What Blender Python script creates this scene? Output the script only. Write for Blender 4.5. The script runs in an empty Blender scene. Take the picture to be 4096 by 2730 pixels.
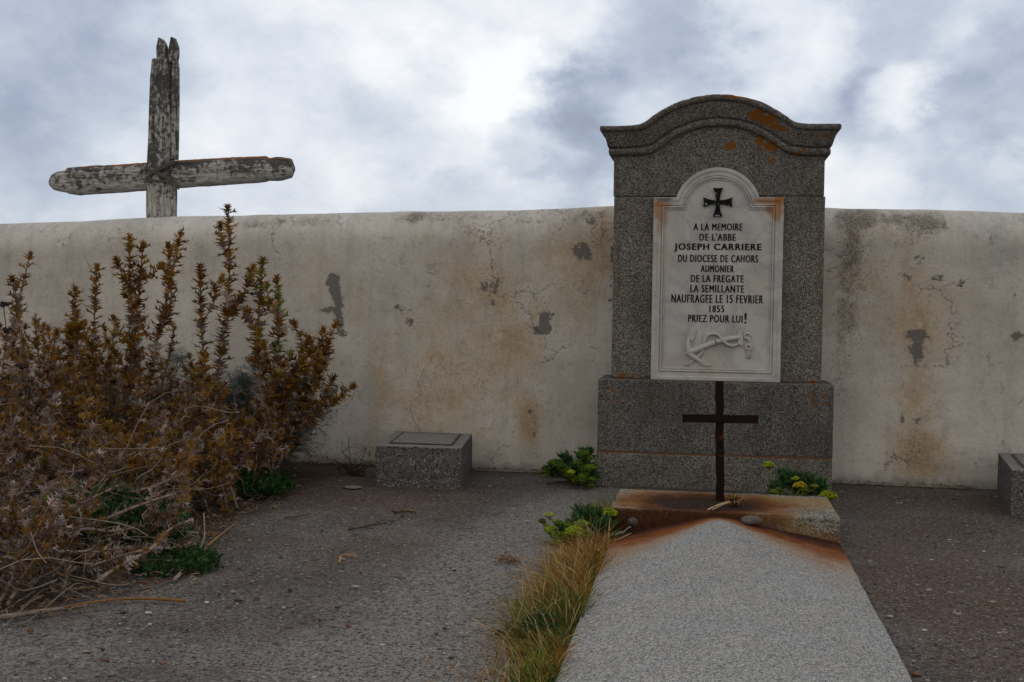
import bpy, bmesh, math, random
import numpy as np
from mathutils import Vector, Matrix, noise as mnoise

sc = bpy.context.scene
COL = sc.collection
rnd = random.Random(7)

# ------------------------------------------------------------------ camera
YAW, PITCH, ROLL, FPX, CAMH = 0.165, 0.030, 0.014, 4700.0, 1.0
PW, PH = 4096, 2730
_cy, _sy = math.cos(YAW), math.sin(YAW)
F0 = Vector((-_sy*math.cos(PITCH), _cy*math.cos(PITCH), -math.sin(PITCH)))
R0 = Vector((_cy, _sy, 0.0)); U0 = R0.cross(F0)
CR = math.cos(ROLL)*R0 + math.sin(ROLL)*U0
CU = -math.sin(ROLL)*R0 + math.cos(ROLL)*U0
cam_d = bpy.data.cameras.new("camera"); cam = bpy.data.objects.new("camera", cam_d)
COL.objects.link(cam); sc.camera = cam
cam_d.sensor_width = 36.0; cam_d.lens = 36.0*FPX/PW
cam_d.clip_start = 0.05; cam_d.clip_end = 3000
M = Matrix((CR, CU, -F0)).transposed().to_4x4(); M.translation = (0, 0, CAMH)
cam.matrix_world = M

def ray(px, py):
    return F0*FPX + CR*(px-PW/2) - CU*(py-PH/2)
def at(px, py, Y):                 # survey point: photo sight line met with the vertical plane y = Y
    r = ray(px, py); t = Y/r.y
    return Vector((r.x*t, Y, CAMH+r.z*t))
def gnd(px, py, z=0.0):            # sight line met with a level plane
    r = ray(px, py); t = (z-CAMH)/r.z
    return Vector((r.x*t, r.y*t, z))
K = 4096/2353.0
def at2(x, y, Y): return at(x*K, y*K, Y)
def gnd2(x, y, z=0.0): return gnd(x*K, y*K, z)

# ------------------------------------------------------------------ node helpers
class NT:
    def __init__(s, tree): s.t = tree; s.n = tree.nodes; s.l = tree.links
    def node(s, typ, **kw):
        n = s.n.new(typ)
        for k, v in kw.items(): setattr(n, k, v)
        return n
    def put(s, sock, v):
        if v is None: return
        if isinstance(v, bpy.types.NodeSocket): s.l.new(v, sock)
        else:
            if hasattr(sock.default_value, '__len__') and not hasattr(v, '__len__'): v = [v]*len(sock.default_value)
            if sock.type == 'RGBA' and len(v) == 3: v = (*v, 1)
            sock.default_value = v
    def math(s, op, a, b=None, c=None, clamp=False):
        n = s.node('ShaderNodeMath', operation=op, use_clamp=clamp)
        for i, v in enumerate((a, b, c)):
            if v is not None: s.put(n.inputs[i], v)
        return n.outputs[0]
    def vmath(s, op, a, b=None, sc=None):
        n = s.node('ShaderNodeVectorMath', operation=op)
        s.put(n.inputs[0], a)
        if b is not None: s.put(n.inputs[1], b)
        if sc is not None: s.put(n.inputs['Scale'], sc)
        return n.outputs['Value'] if op in ('DOT_PRODUCT', 'LENGTH', 'DISTANCE') else n.outputs[0]
    def noise(s, vec, scale, detail=4, rough=.55, dist=0, col=False):
        n = s.node('ShaderNodeTexNoise'); s.put(n.inputs['Vector'], vec)
        n.inputs['Scale'].default_value = scale; n.inputs['Detail'].default_value = detail
        n.inputs['Roughness'].default_value = rough; n.inputs['Distortion'].default_value = dist
        return n.outputs['Color' if col else 'Fac']
    def voro(s, vec, scale, out='Distance', feature='F1', rand=1):
        n = s.node('ShaderNodeTexVoronoi', feature=feature); s.put(n.inputs['Vector'], vec)
        n.inputs['Scale'].default_value = scale; n.inputs['Randomness'].default_value = rand
        return n.outputs[out]
    def ramp(s, fac, stops, interp='LINEAR'):
        n = s.node('ShaderNodeValToRGB'); s.put(n.inputs[0], fac)
        cr = n.color_ramp; cr.interpolation = interp
        while len(cr.elements) < len(stops): cr.elements.new(0.5)
        for e, (p, c) in zip(cr.elements, stops):
            e.position = p; e.color = (c, c, c, 1) if not hasattr(c, '__len__') else (*c[:3], 1)
        return n.outputs[0]
    def step(s, v, lo, hi):
        n = s.node('ShaderNodeMapRange', interpolation_type='SMOOTHSTEP')
        s.put(n.inputs[0], v); s.put(n.inputs[1], lo); s.put(n.inputs[2], hi)
        return n.outputs[0]
    def mix(s, fac, a, b, typ='MIX'):
        n = s.node('ShaderNodeMix', data_type='RGBA', blend_type=typ)
        s.put(n.inputs[0], fac); s.put(n.inputs[6], a); s.put(n.inputs[7], b)
        return n.outputs[2]
    def sep(s, v):
        n = s.node('ShaderNodeSeparateXYZ'); s.put(n.inputs[0], v); return n.outputs
    def comb(s, x, y, z):
        n = s.node('ShaderNodeCombineXYZ')
        for i, v in enumerate((x, y, z)): s.put(n.inputs[i], v)
        return n.outputs[0]
    def attr(s, name, out='Fac'):
        return s.node('ShaderNodeAttribute', attribute_name=name).outputs[out]
    def scalev(s, v, k): return s.vmath('MULTIPLY', v, k)
    def bump(s, h, strength=.3, dist=.01, normal=None):
        n = s.node('ShaderNodeBump'); n.inputs['Strength'].default_value = strength
        n.inputs['Distance'].default_value = dist; s.put(n.inputs['Height'], h)
        if normal is not None: s.put(n.inputs['Normal'], normal)
        return n.outputs[0]

def material(name, fn):
    m = bpy.data.materials.new(name); m.use_nodes = True
    t = NT(m.node_tree); t.n.clear()
    out = t.node('ShaderNodeOutputMaterial')
    p = t.node('ShaderNodeBsdfPrincipled')
    t.P = p; t.obj = t.node('ShaderNodeTexCoord').outputs['Object']
    t.geo = t.node('ShaderNodeNewGeometry')
    t.pos = t.geo.outputs['Position']
    p.inputs['Roughness'].default_value = .85
    p.inputs['Specular IOR Level'].default_value = .07
    sh = fn(t)
    t.l.new(sh if isinstance(sh, bpy.types.NodeSocket) else p.outputs[0], out.inputs[0])
    return m

# ------------------------------------------------------------------ world: broken overcast over a Nishita sky
SUN_EL, SUN_AZ = math.radians(48), math.radians(12)     # sun behind the clouds, ahead and slightly left
world = bpy.data.worlds.new("World"); sc.world = world; world.use_nodes = True
w = NT(world.node_tree); w.n.clear()
wo = w.node('ShaderNodeOutputWorld'); bg = w.node('ShaderNodeBackground')
bg.inputs['Strength'].default_value = 0.1
w.l.new(bg.outputs[0], wo.inputs[0])
sky = w.node('ShaderNodeTexSky', sky_type='NISHITA', sun_disc=False)
sky.sun_elevation = SUN_EL; sky.sun_rotation = -SUN_AZ; sky.air_density = 1.0; sky.dust_density = 1.5
D = w.node('ShaderNodeTexCoord').outputs['Generated']
dn = w.vmath('NORMALIZE', D)
dx, dy, dz = w.sep(dn)
cu = w.vmath('MULTIPLY', dn, (1.0, 1.0, 1.55))
wrp = w.vmath('SCALE', w.vmath('SUBTRACT', w.noise(cu, 7, 6, .6, col=True), (.5, .5, .5)), sc=.17)
dwp = w.vmath('NORMALIZE', w.vmath('ADD', dn, wrp))
n1 = w.noise(cu, 4.6, 8, .56, .3); n2 = w.noise(w.vmath('ADD', cu, (7, 3, 1)), 11, 7, .60)
val = w.math('ADD', .585, w.math('MULTIPLY', w.math('SUBTRACT', n1, .5), .86))
val = w.math('ADD', val, w.math('MULTIPLY', w.math('SUBTRACT', n2, .5), .58))
BLOBS = [(980,170,400,.13),(650,420,330,.06),(1650,430,300,.10),(1060,50,290,.36),(1090,190,140,.24),(1180,130,90,.14),(1230,330,75,.26),(600,90,230,.16),(1790,130,140,.56),(1600,240,90,.16),
         (2100,210,90,.46),(190,280,120,.14),(1000,430,240,.12),(1980,450,110,.16),(1380,10,110,.2),(640,300,120,.1),
         (1300,330,150,-.52),(1620,60,260,-.36),(1340,200,130,-.24),(940,270,100,-.26),(700,230,150,-.2),(330,120,130,-.14),
         (80,320,150,-.2),(2030,80,150,-.24),(2330,220,140,-.36),(1130,330,90,-.2),(60,480,220,-.12),(1960,260,110,-.22),
         (60,60,160,-.1),(780,430,130,.1),(2250,330,120,-.1),(1960,360,120,.08)]
for bx_, by_, br_, am in BLOBS:
    d = ray(bx_*K, by_*K).normalized(); cr_ = math.cos(br_*K/FPX*1.35)
    dot = w.vmath('DOT_PRODUCT', dwp, tuple(d))
    f = w.step(dot, cr_, 1.0)
    val = w.math('MULTIPLY_ADD', f, am*(.58 if am > 0 else .60), val)
cl = w.ramp(val, [(.05, (2.5, 2.8, 3.6)), (.30, (3.5, 4.1, 5.35)), (.50, (5.3, 5.9, 7.0)), (.70, (7.5, 7.95, 8.65)), (.95, (9.9, 10.0, 10.2))])
# unseen clouds opposite the sun, made whiter and warmer to light wall and plants
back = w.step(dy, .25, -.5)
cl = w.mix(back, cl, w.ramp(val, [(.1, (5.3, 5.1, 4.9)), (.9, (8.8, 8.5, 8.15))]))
skyc = w.vmath('SCALE', sky.outputs[0], sc=1.0)
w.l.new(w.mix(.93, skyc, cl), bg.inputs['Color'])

sun_d = bpy.data.lights.new("sun", 'SUN'); sun_d.energy = 0.6; sun_d.angle = math.radians(25); sun_d.color = (1, .96, .9)
sun = bpy.data.objects.new("sun", sun_d); COL.objects.link(sun)
sd = Vector((-math.sin(SUN_AZ)*math.cos(SUN_EL), math.cos(SUN_AZ)*math.cos(SUN_EL), math.sin(SUN_EL)))
sun.rotation_euler = (-sd).to_track_quat('-Z', 'Y').to_euler()

sc.view_settings.view_transform = 'Standard'; sc.view_settings.look = 'None'
sc.view_settings.exposure = 0; sc.view_settings.gamma = 1; sc.view_settings.use_curve_mapping = False
sc.render.engine = 'CYCLES'
sc.cycles.max_bounces = 6; sc.cycles.transparent_max_bounces = 6
sc.cycles.use_denoising = True

# ------------------------------------------------------------------ mesh helpers
class MB:
    def __init__(s): s.v = []; s.f = []; s.c = []; s.sm = []
    def add(s, verts, faces, col=None, smooth=False):
        b = len(s.v); s.v.extend([tuple(p) for p in verts])
        s.f.extend([tuple(i+b for i in f) for f in faces]); s.sm.extend([smooth]*len(faces))
        col = col or (1, 1, 1)
        s.c.extend([col]*len(verts) if not hasattr(col[0], '__len__') else col)
        return b
    def box(s, a, b, **kw):
        x0, y0, z0 = a; x1, y1, z1 = b
        s.add([(x0,y0,z0),(x1,y0,z0),(x1,y1,z0),(x0,y1,z0),(x0,y0,z1),(x1,y0,z1),(x1,y1,z1),(x0,y1,z1)],
              [(0,3,2,1),(4,5,6,7),(0,1,5,4),(1,2,6,5),(2,3,7,6),(3,0,4,7)], **kw)
    def tube(s, pts, rad, sides=5, col=None, cap=True, flat=None):
        pts = [Vector(p) for p in pts]; n = len(pts)
        if not hasattr(rad, '__len__'): rad = [rad]*n
        vs = []; up = None
        for i, p in enumerate(pts):
            t = (pts[min(i+1, n-1)]-pts[max(i-1, 0)])
            if t.length < 1e-9: t = Vector((0, 0, 1))
            t.normalize()
            if up is None: up = t.orthogonal().normalized()
            up = (up - t*up.dot(t))
            up = up.normalized() if up.length > 1e-6 else t.orthogonal().normalized()
            bn = t.cross(up)
            for k in range(sides):
                a = 2*math.pi*k/sides; o = (up*math.cos(a)+bn*math.sin(a))*rad[i]
                if flat: o = Vector((o.x*flat[0], o.y*flat[1], o.z*flat[2]))
                vs.append(p+o)
        fs = []
        for i in range(n-1):
            for k in range(sides):
                a = i*sides+k; b = i*sides+(k+1) % sides
                fs.append((a, b, b+sides, a+sides))
        if cap: fs.append(tuple(range(sides))[::-1]); fs.append(tuple((n-1)*sides+k for k in range(sides)))
        if col is not None and hasattr(col[0], '__len__'): col = [c for c in col for _ in range(sides)]
        s.add(vs, fs, col, smooth=True)
    def prism(s, outline, y0, y1, col=None):          # outline in x,z ; front y0
        n = len(outline)
        vs = [(x, y0, z) for x, z in outline]+[(x, y1, z) for x, z in outline]
        fs = [tuple(range(n)), tuple(range(2*n-1, n-1, -1))]
        fs += [(i, i+n, (i+1) % n+n, (i+1) % n) for i in range(n)]
        s.add(vs, fs, col)
    def mesh(s, name):
        me = bpy.data.meshes.new(name); me.from_pydata(s.v, [], s.f)
        me.polygons.foreach_set('use_smooth', s.sm)
        ca = me.color_attributes.new('Col', 'FLOAT_COLOR', 'POINT')
        arr = np.ones((len(s.v), 4), np.float32)
        if s.c: arr[:, :3] = np.array(s.c, np.float32)
        ca.data.foreach_set('color', arr.ravel())
        me.update(); return me
    def build(s, name, mat, parent=None, origin=None, recalc=False, bevel=0, tri=False):
        me = s.mesh(name)
        if recalc or bevel or tri:
            bm = bmesh.new(); bm.from_mesh(me)
            bmesh.ops.recalc_face_normals(bm, faces=bm.faces)
            if bevel:
                es = [e for e in bm.edges if len(e.link_faces) == 2 and e.calc_face_angle(0) > math.radians(25)]
                bmesh.ops.bevel(bm, geom=es, offset=bevel, segments=2, affect='EDGES', profile=.6)
            if tri: bmesh.ops.triangulate(bm, faces=[f for f in bm.faces if len(f.verts) > 4])
            bm.to_mesh(me); bm.free()
        return link(name, me, mat, parent, origin)

def link(name, me, mat, parent=None, origin=None):
    if origin is None and parent is not None: origin = parent.matrix_world.translation
    if origin is not None: me.transform(Matrix.Translation(-Vector(origin)))
    o = bpy.data.objects.new(name, me); COL.objects.link(o)
    if mat: me.materials.append(mat)
    if parent is not None: o.parent = parent          # mesh is stored in the parent's own space
    elif origin is not None: o.location = origin
    return o

def thing(name, label, cat, loc=(0, 0, 0), group=None):
    o = bpy.data.objects.new(name, None); COL.objects.link(o); o.location = loc
    o.matrix_world = Matrix.Translation(loc); o.empty_display_size = .1
    o['label'] = label; o['category'] = cat
    if group: o['group'] = group
    return o
def sub(name, mb, mat, part, **kw):                   # sub-part of a part whose mesh lives in the thing's space
    t = part.parent if part.parent else part
    o = mb.build(name, mat, None, origin=t.matrix_world.translation, **kw)
    o.location = (0, 0, 0); o.parent = part
    return o
def tag(o, label, cat, group=None, kind=None):
    if label: o['label'] = label
    if cat: o['category'] = cat
    if group: o['group'] = group
    if kind: o['kind'] = kind
    return o
def nz(x, y, z=0): return mnoise.noise(Vector((x, y, z)))

def roughen(o, amp, freq, cuts=0):                    # chips and unevenness on stone edges, real geometry
    me = o.data
    if cuts:
        bm = bmesh.new(); bm.from_mesh(me)
        L = cuts
        for _ in range(6):
            es = [e for e in bm.edges if e.calc_length() > L]
            if not es: break
            bmesh.ops.subdivide_edges(bm, edges=es, cuts=1, use_grid_fill=True)
        bmesh.ops.triangulate(bm, faces=[f for f in bm.faces if len(f.verts) > 4])
        bm.to_mesh(me); bm.free()
    lx = o.location
    for v in me.vertices:
        p = Vector(v.co)*freq+Vector((lx.x, lx.y, lx.z))
        v.co += Vector((mnoise.noise(p), mnoise.noise(p+Vector((31, 7, 3))), mnoise.noise(p+Vector((5, 41, 13)))))*amp
    me.update()

# ------------------------------------------------------------------ materials
def granite(name, stops, scale, stain=None, lichen=None, rust=None, grime=.25, warm=(.30, .25, .17)):
    def fn(t):
        v = t.vmath('ADD', t.pos, t.vmath('SCALE', t.vmath('SUBTRACT', t.noise(t.pos, scale*.9, 2, .5, col=True), (.5,)*3), sc=.22/scale))
        c1 = t.sep(t.voro(v, scale, 'Color'))[0]
        c2 = t.sep(t.voro(t.vmath('ADD', v, (3, 5, 9)), scale*1.9, 'Color'))[1]
        g = t.math('MULTIPLY_ADD', c1, .55, t.math('MULTIPLY', c2, .45))
        col = t.ramp(g, stops)
        mica = t.sep(t.voro(t.vmath('ADD', v, (7, 2, 5)), scale*1.3, 'Color'))[2]
        col = t.mix(t.math('MULTIPLY', t.step(mica, .80, .84), .75), col, stops[0][1])
        c3 = t.noise(t.pos, 22, 5, .7)
        col = t.mix(t.math('MULTIPLY', t.step(c3, .55, .72), .22), col, stops[1][1])
        big = t.noise(t.pos, 3.1, 5, .6); big2 = t.noise(t.vmath('ADD', t.pos, (9, 2, 4)), 7, 5, .65)
        col = t.mix(t.math('MULTIPLY', t.step(big, .45, .75), grime), col, (.05, .048, .045))
        col = t.mix(t.math('MULTIPLY', t.step(big2, .55, .75), .35), col, warm, 'MULTIPLY' if False else 'MIX')
        blue = t.noise(t.vmath('ADD', t.pos, (1, 12, 4)), 4.2, 3)
        col = t.mix(t.math('MULTIPLY', t.step(blue, .5, .8), .4), col, t.mix(1, col, (.86, .95, 1.18), 'MULTIPLY'))
        drip = t.noise(t.scalev(t.pos, (13, 13, .9)), 1.6, 5, .65)
        side = t.step(t.math('ABSOLUTE', t.sep(t.geo.outputs['True Normal'])[2]), .6, .3)
        col = t.mix(t.math('MULTIPLY', t.math('MULTIPLY', t.step(drip, .50, .68), side), grime), col, t.mix(.6, col, (.035, .032, .028)))
        rndv = t.node('ShaderNodeObjectInfo').outputs['Random']
        col = t.mix(1, col, t.ramp(rndv, [(0, (.86, .86, .88)), (1, (1.10, 1.08, 1.05))]), 'MULTIPLY')
        if lichen:
            x, y, z = t.sep(t.pos); en = t.noise(t.pos, 45, 5, .7)
            m = None
            for (lx, lz, rx, rz) in lichen:
                d = t.vmath('LENGTH', t.comb(t.math('MULTIPLY', t.math('SUBTRACT', x, lx), 1/rx), t.math('MULTIPLY', t.math('SUBTRACT', z, lz), 1/rz), 0))
                m = d if m is None else t.math('MINIMUM', m, d)
            m = t.math('ADD', m, t.math('MULTIPLY', t.math('SUBTRACT', en, .5), 2.6))
            mm = t.step(m, 1.05, .85)
            lc = t.mix(t.noise(t.pos, 160, 3), (.13, .04, .006), (.27, .11, .016))
            col = t.mix(t.math('MULTIPLY', mm, .95), col, lc)
        if rust: col = rust(t, col)
        t.put(t.P.inputs['Base Color'], col)
        h = t.math('ADD', t.math('MULTIPLY', g, .5), t.noise(t.pos, scale*1.7, 3))
        t.put(t.P.inputs['Normal'], t.bump(h, .55, .004))
        t.P.inputs['Roughness'].default_value = .9
    return material(name, fn)

def at_l(u, v, Y=6.60):
    p = at(2380+u/2.306, 340+v/2.306, Y); return p.x, p.z
LICH = []
for u, v, ru, rv in [(1490,285,75,55),(1600,330,75,55),(1660,385,40,25),(1250,555,52,42),(1530,505,40,50),(1625,565,60,45),(1632,690,20,22),
                     (1720,410,45,26),(1170,92,60,16),(1330,115,90,25),(930,110,80,14),(1880,628,26,16),(2130,470,22,22),(1930,600,20,14),(1530,590,14,16),(1800,750,12,10),
                     (1250,120,60,12),(1430,135,40,14)]:
    x, z = at_l(u, v); LICH.append((x, z, ru*6e-4, rv*6e-4))
for x4, y4 in [(3245,1577),(3300,1580),(3262,1618),(3310,1620),(3225,1585),(3258,1594),(3240,1635),(2450,1560),(2420,1590),(2470,1610)]:
    p = at(x4, y4, 6.56); LICH.append((p.x, p.z, .009, .009))
for x4, y4, r in [(2490,1505,.02),(2530,1507,.012),(3250,1532,.014)]:
    p = at(x4, y4, 6.6); LICH.append((p.x, p.z, r, r*.7))
G_DARK = [(.15, (.022, .021, .020)), (.36, (.092, .085, .075)), (.55, (.182, .168, .148)), (.8, (.31, .29, .26))]
M_STELE = granite('dark_granite', G_DARK, 215, lichen=LICH, grime=.45, warm=(.17, .13, .075))

def rust_slab(t, col):
    x, y, z = t.sep(t.pos)
    n = t.noise(t.pos, 14, 5, .65); n3 = t.noise(t.pos, 90, 3)
    d = t.math('SUBTRACT', 5.03, y)
    ax = t.math('ABSOLUTE', t.math('SUBTRACT', x, .064))
    wid = t.math('ADD', .05, t.math('MULTIPLY', t.step(ax, -.05, .42), .36))
    r = t.math('ADD', t.math('DIVIDE', d, wid), t.math('MULTIPLY', t.math('SUBTRACT', n, .5), .9))
    m = t.step(t.math('ADD', r, t.math('MULTIPLY', t.math('SUBTRACT', t.noise(t.pos, 4, 3), .5), .9)), 1.45, .45)
    m = t.math('MULTIPLY', m, t.math('ADD', .8, t.math('MULTIPLY', n3, .35)), clamp=True)
    lightm = t.math('MULTIPLY', t.step(r, 2.3, .7), .55)
    col = t.mix(lightm, col, (.30, .15, .05))
    return t.mix(m, col, t.mix(t.step(r, .75, .1), (.175, .050, .008), (.040, .013, .008)))
M_SLAB = granite('pale_granite', [(.16, (.065, .065, .065)), (.36, (.21, .206, .20)), (.56, (.30, .293, .278)), (.8, (.43, .42, .395))], 225, rust=rust_slab, grime=.12, warm=(.36, .34, .31))

def rust_head(t, col):
    x, y, z = t.sep(t.pos)
    n = t.noise(t.pos, 9, 5, .65); n3 = t.noise(t.pos, 80, 3)
    yel = t.step(t.noise(t.pos, 5, 4), .35, .6)
    col = t.mix(t.math('MULTIPLY', yel, .7), col, (.30, .19, .06))
    dxx = t.math('MULTIPLY', t.math('SUBTRACT', x, -.01), 1/.43)
    dyy = t.math('MULTIPLY', t.math('SUBTRACT', y, 5.25), 1/.34)
    top = t.vmath('LENGTH', t.comb(dxx, dyy, 0))
    top = t.math('ADD', top, t.math('MULTIPLY', t.math('SUBTRACT', n, .5), .8))
    mt = t.step(top, 1.25, .65)
    dark = t.step(top, 1.05, .38)
    fr = t.math('ADD', x, t.math('MULTIPLY', t.math('SUBTRACT', n, .5), .35))
    front = t.math('MULTIPLY', t.step(fr, .46, .10), t.step(y, 5.052, 5.036))
    low = t.math('MULTIPLY', t.step(z, .085, .03), t.step(y, 5.055, 5.036))
    m = t.math('MAXIMUM', t.math('MAXIMUM', mt, front), t.math('MULTIPLY', low, .8))
    m = t.math('MULTIPLY', m, t.math('ADD', .72, t.math('MULTIPLY', n3, .4)), clamp=True)
    rc = t.mix(dark, (.19, .056, .008), (.020, .008, .006))
    rc = t.mix(front, rc, t.mix(n, (.032, .008, .004), (.085, .023, .006)))
    return t.mix(m, col, rc)
M_HEAD = granite('rust_stained_granite', [(.14, (.05, .048, .04)), (.36, (.155, .143, .12)), (.58, (.27, .25, .20)), (.8, (.40, .37, .31))], 135, rust=rust_head, warm=(.33, .27, .16))

def terrazzo(t):
    v1 = t.voro(t.pos, 115, 'Color'); d1 = t.voro(t.pos, 115, 'Distance')
    r, g, b = t.sep(v1)
    c = t.ramp(r, [(.0, (.02, .02, .022)), (.25, (.05, .05, .052)), (.45, (.105, .10, .10)), (.74, (.18, .168, .155)), (.93, (.29, .27, .245)), (.985, (.45, .42, .38))], 'CONSTANT')
    c = t.mix(t.step(d1, .36, .62), c, (.13, .125, .12))
    n = t.noise(t.pos, 6, 5, .6)
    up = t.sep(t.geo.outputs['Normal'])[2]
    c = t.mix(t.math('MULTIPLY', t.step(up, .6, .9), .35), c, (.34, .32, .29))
    c = t.mix(t.math('MULTIPLY', t.step(n, .5, .75), .35), c, (.07, .065, .05))
    lic = t.step(t.noise(t.vmath('ADD', t.pos, (2.2, 1, 0)), 11, 4, .6), .70, .73)
    c = t.mix(lic, c, (.25, .10, .02))
    t.put(t.P.inputs['Base Color'], c)
    t.put(t.P.inputs['Normal'], t.bump(t.math('ADD', t.math('MULTIPLY', t.step(d1, .55, .2), .6), t.noise(t.pos, 120, 2)), .5, .004))
M_TERR = material('terrazzo', terrazzo)
M_JOINT = material('rusty_mortar', lambda t: t.put(t.P.inputs['Base Color'], t.mix(t.noise(t.pos, 30, 3), (.06, .03, .015), (.22, .11, .05))))
M_GROOVE = material('dirty_groove', lambda t: t.put(t.P.inputs['Base Color'], t.mix(t.noise(t.pos, 20, 3), (.05, .046, .038), (.13, .09, .055))))

def marble(t):
    x, y, z = t.sep(t.pos)
    n = t.noise(t.pos, 5, 6, .6, 1.2); n2 = t.noise(t.vmath('ADD', t.pos, (4, 4, 1)), 2.5, 4, .6); n4 = t.noise(t.pos, 24, 5, .65)
    c = t.mix(t.step(n, .35, .7), (.50, .485, .455), (.36, .355, .35))
    c = t.mix(t.math('MULTIPLY', t.step(n2, .48, .72), .45), c, (.42, .36, .285))
    vein = t.math('ABSOLUTE', t.math('SUBTRACT', t.noise(t.pos, 3.2, 6, .65, .8), .5))
    c = t.mix(t.math('MULTIPLY', t.step(vein, .035, .0), .4), c, (.28, .28, .30))
    def run(cx, cz, w, h, k):
        ddx = t.math('DIVIDE', t.math('SUBTRACT', x, cx), w); ddz = t.math('DIVIDE', t.math('SUBTRACT', z, cz), h)
        d = t.vmath('LENGTH', t.comb(ddx, ddz, 0))
        d = t.math('ADD', d, t.math('MULTIPLY', t.math('SUBTRACT', n4, .5), 1.1))
        return t.math('MULTIPLY', t.step(d, 1.1, .35), k)
    for a in [(.375, 1.60, .06, .035, .95), (.365, 1.54, .035, .085, .8), (.30, 1.595, .09, .022, .8), (-.285, 1.55, .035, .075, .7), (-.26, 1.575, .07, .02, .8),
              (-.25, 1.50, .035, .06, .35), (-.275, 1.45, .02, .07, .5), (.325, 1.545, .03, .035, .8)]:
        c = t.mix(run(*a), c, (.34, .155, .045))
    c = t.mix(run(-.25, 1.603, .07, .012, .8), c, (.09, .085, .08))
    c = t.mix(t.math('MULTIPLY', t.step(t.noise(t.pos, 60, 3, .6), .68, .78), .4), c, (.12, .11, .10))
    t.put(t.P.inputs['Base Color'], c)
    t.P.inputs['Roughness'].default_value = .6
    t.put(t.P.inputs['Normal'], t.bump(t.noise(t.pos, 150, 4), .15, .002))
M_MARB = material('weathered_marble', marble)
def relief(t):
    c = t.mix(t.noise(t.pos, 30, 4), (.42, .40, .365), (.52, .50, .46))
    c = t.mix(t.math('MULTIPLY', t.step(t.noise(t.pos, 18, 4), .55, .75), .35), c, (.34, .26, .17))
    t.put(t.P.inputs['Base Color'], c); t.P.inputs['Roughness'].default_value = .65
M_RELIEF = material('carved_marble', relief)
def blackpaint(t):
    n = t.noise(t.pos, 75, 4, .65)
    c = t.mix(t.step(n, .63, .66), (.008, .008, .009), (.48, .46, .43))
    t.put(t.P.inputs['Base Color'], c); t.P.inputs['Roughness'].default_value = .5
M_BLACK = material('chipped_black_paint', blackpaint)
def ink(t):
    n = t.noise(t.pos, 40, 4, .6)
    t.put(t.P.inputs['Base Color'], t.mix(t.step(n, .55, .8), (.014, .014, .016), (.12, .115, .11)))
M_INK = material('faded_black_lettering', ink)

def iron(t):
    n = t.noise(t.pos, 26, 5, .65); n2 = t.noise(t.scalev(t.pos, (1, 1, .35)), 22, 4, .6); n3 = t.noise(t.vmath('ADD', t.pos, (3, 1, 8)), 60, 3)
    c = t.mix(n, (.007, .005, .005), (.024, .010, .007))
    c = t.mix(t.math('MULTIPLY', t.step(n2, .6, .72), .85), c, (.16, .032, .008))
    c = t.mix(t.step(n3, .74, .77), c, (.45, .42, .40))
    t.put(t.P.inputs['Base Color'], c); t.P.inputs['Roughness'].default_value = .7
    t.put(t.P.inputs['Normal'], t.bump(n, .6, .004))
M_IRON = material('rusted_iron', iron)

def oldwood(t, axis):
    sv = (9, 9, 1.1) if axis == 'z' else (1.1, 9, 9)
    p = t.obj
    st = t.noise(t.scalev(p, sv), 4.0, 6, .7)
    st2 = t.noise(t.scalev(p, tuple(3*a for a in sv)), 3.2, 4, .7)
    pat = t.noise(p, 7, 6, .7); pat2 = t.noise(t.vmath('ADD', p, (4, 1, 3)), 30, 5, .7); lo = t.noise(t.vmath('ADD', p, (1, 8, 2)), 2.6, 3)
    c = t.mix(t.step(st2, .3, .7), (.24, .225, .20), (.56, .545, .51))
    z = t.sep(t.pos)[2]
    kk = t.math('ADD', t.math('MULTIPLY', pat, .32), t.math('ADD', t.math('MULTIPLY', pat2, .50), t.math('MULTIPLY', st, .38)))
    if axis == 'z': kk = t.math('ADD', kk, t.math('MULTIPLY', t.step(z, 1.6, 2.6), .045))
    up = t.sep(t.geo.outputs['Normal'])[2]
    if axis == 'x': kk = t.math('ADD', kk, t.math('MULTIPLY', up, .10))
    kk = t.math('ADD', kk, t.math('MULTIPLY', t.math('SUBTRACT', lo, .5), .25))
    c = t.mix(t.math('MULTIPLY', t.step(kk, .56, .665), .86), c, (.036, .034, .033))
    c = t.mix(t.math('MULTIPLY', t.step(st, .56, .64), .75), c, (.035, .032, .03))
    if axis == 'x':
        on = t.noise(t.vmath('ADD', p, (0, 3, 1)), 5, 4, .6)
        c = t.mix(t.math('MULTIPLY', t.step(up, .62, .85), t.step(on, .46, .54)), c, (.22, .085, .012))
    else:
        x = t.sep(p)[0]
        band = t.math('MULTIPLY', t.step(t.noise(t.scalev(p, (11, 11, .9)), 3.0, 3), .53, .62), t.math('MULTIPLY', t.step(z, 1.58, 1.70), t.step(z, 1.90, 1.80)))
        c = t.mix(t.math('MULTIPLY', band, .8), c, (.22, .075, .02))
    t.put(t.P.inputs['Base Color'], c)
    t.put(t.P.inputs['Normal'], t.bump(t.math('ADD', st, t.math('MULTIPLY', st2, .5)), .9, .012))
M_WOODZ = material('weathered_post_wood', lambda t: oldwood(t, 'z'))
M_WOODX = material('weathered_bar_wood', lambda t: oldwood(t, 'x'))
M_WIRE = material('grey_wire', lambda t: t.put(t.P.inputs['Base Color'], t.mix(t.noise(t.pos, 40, 3), (.05, .045, .04), (.16, .14, .12))))

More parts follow.
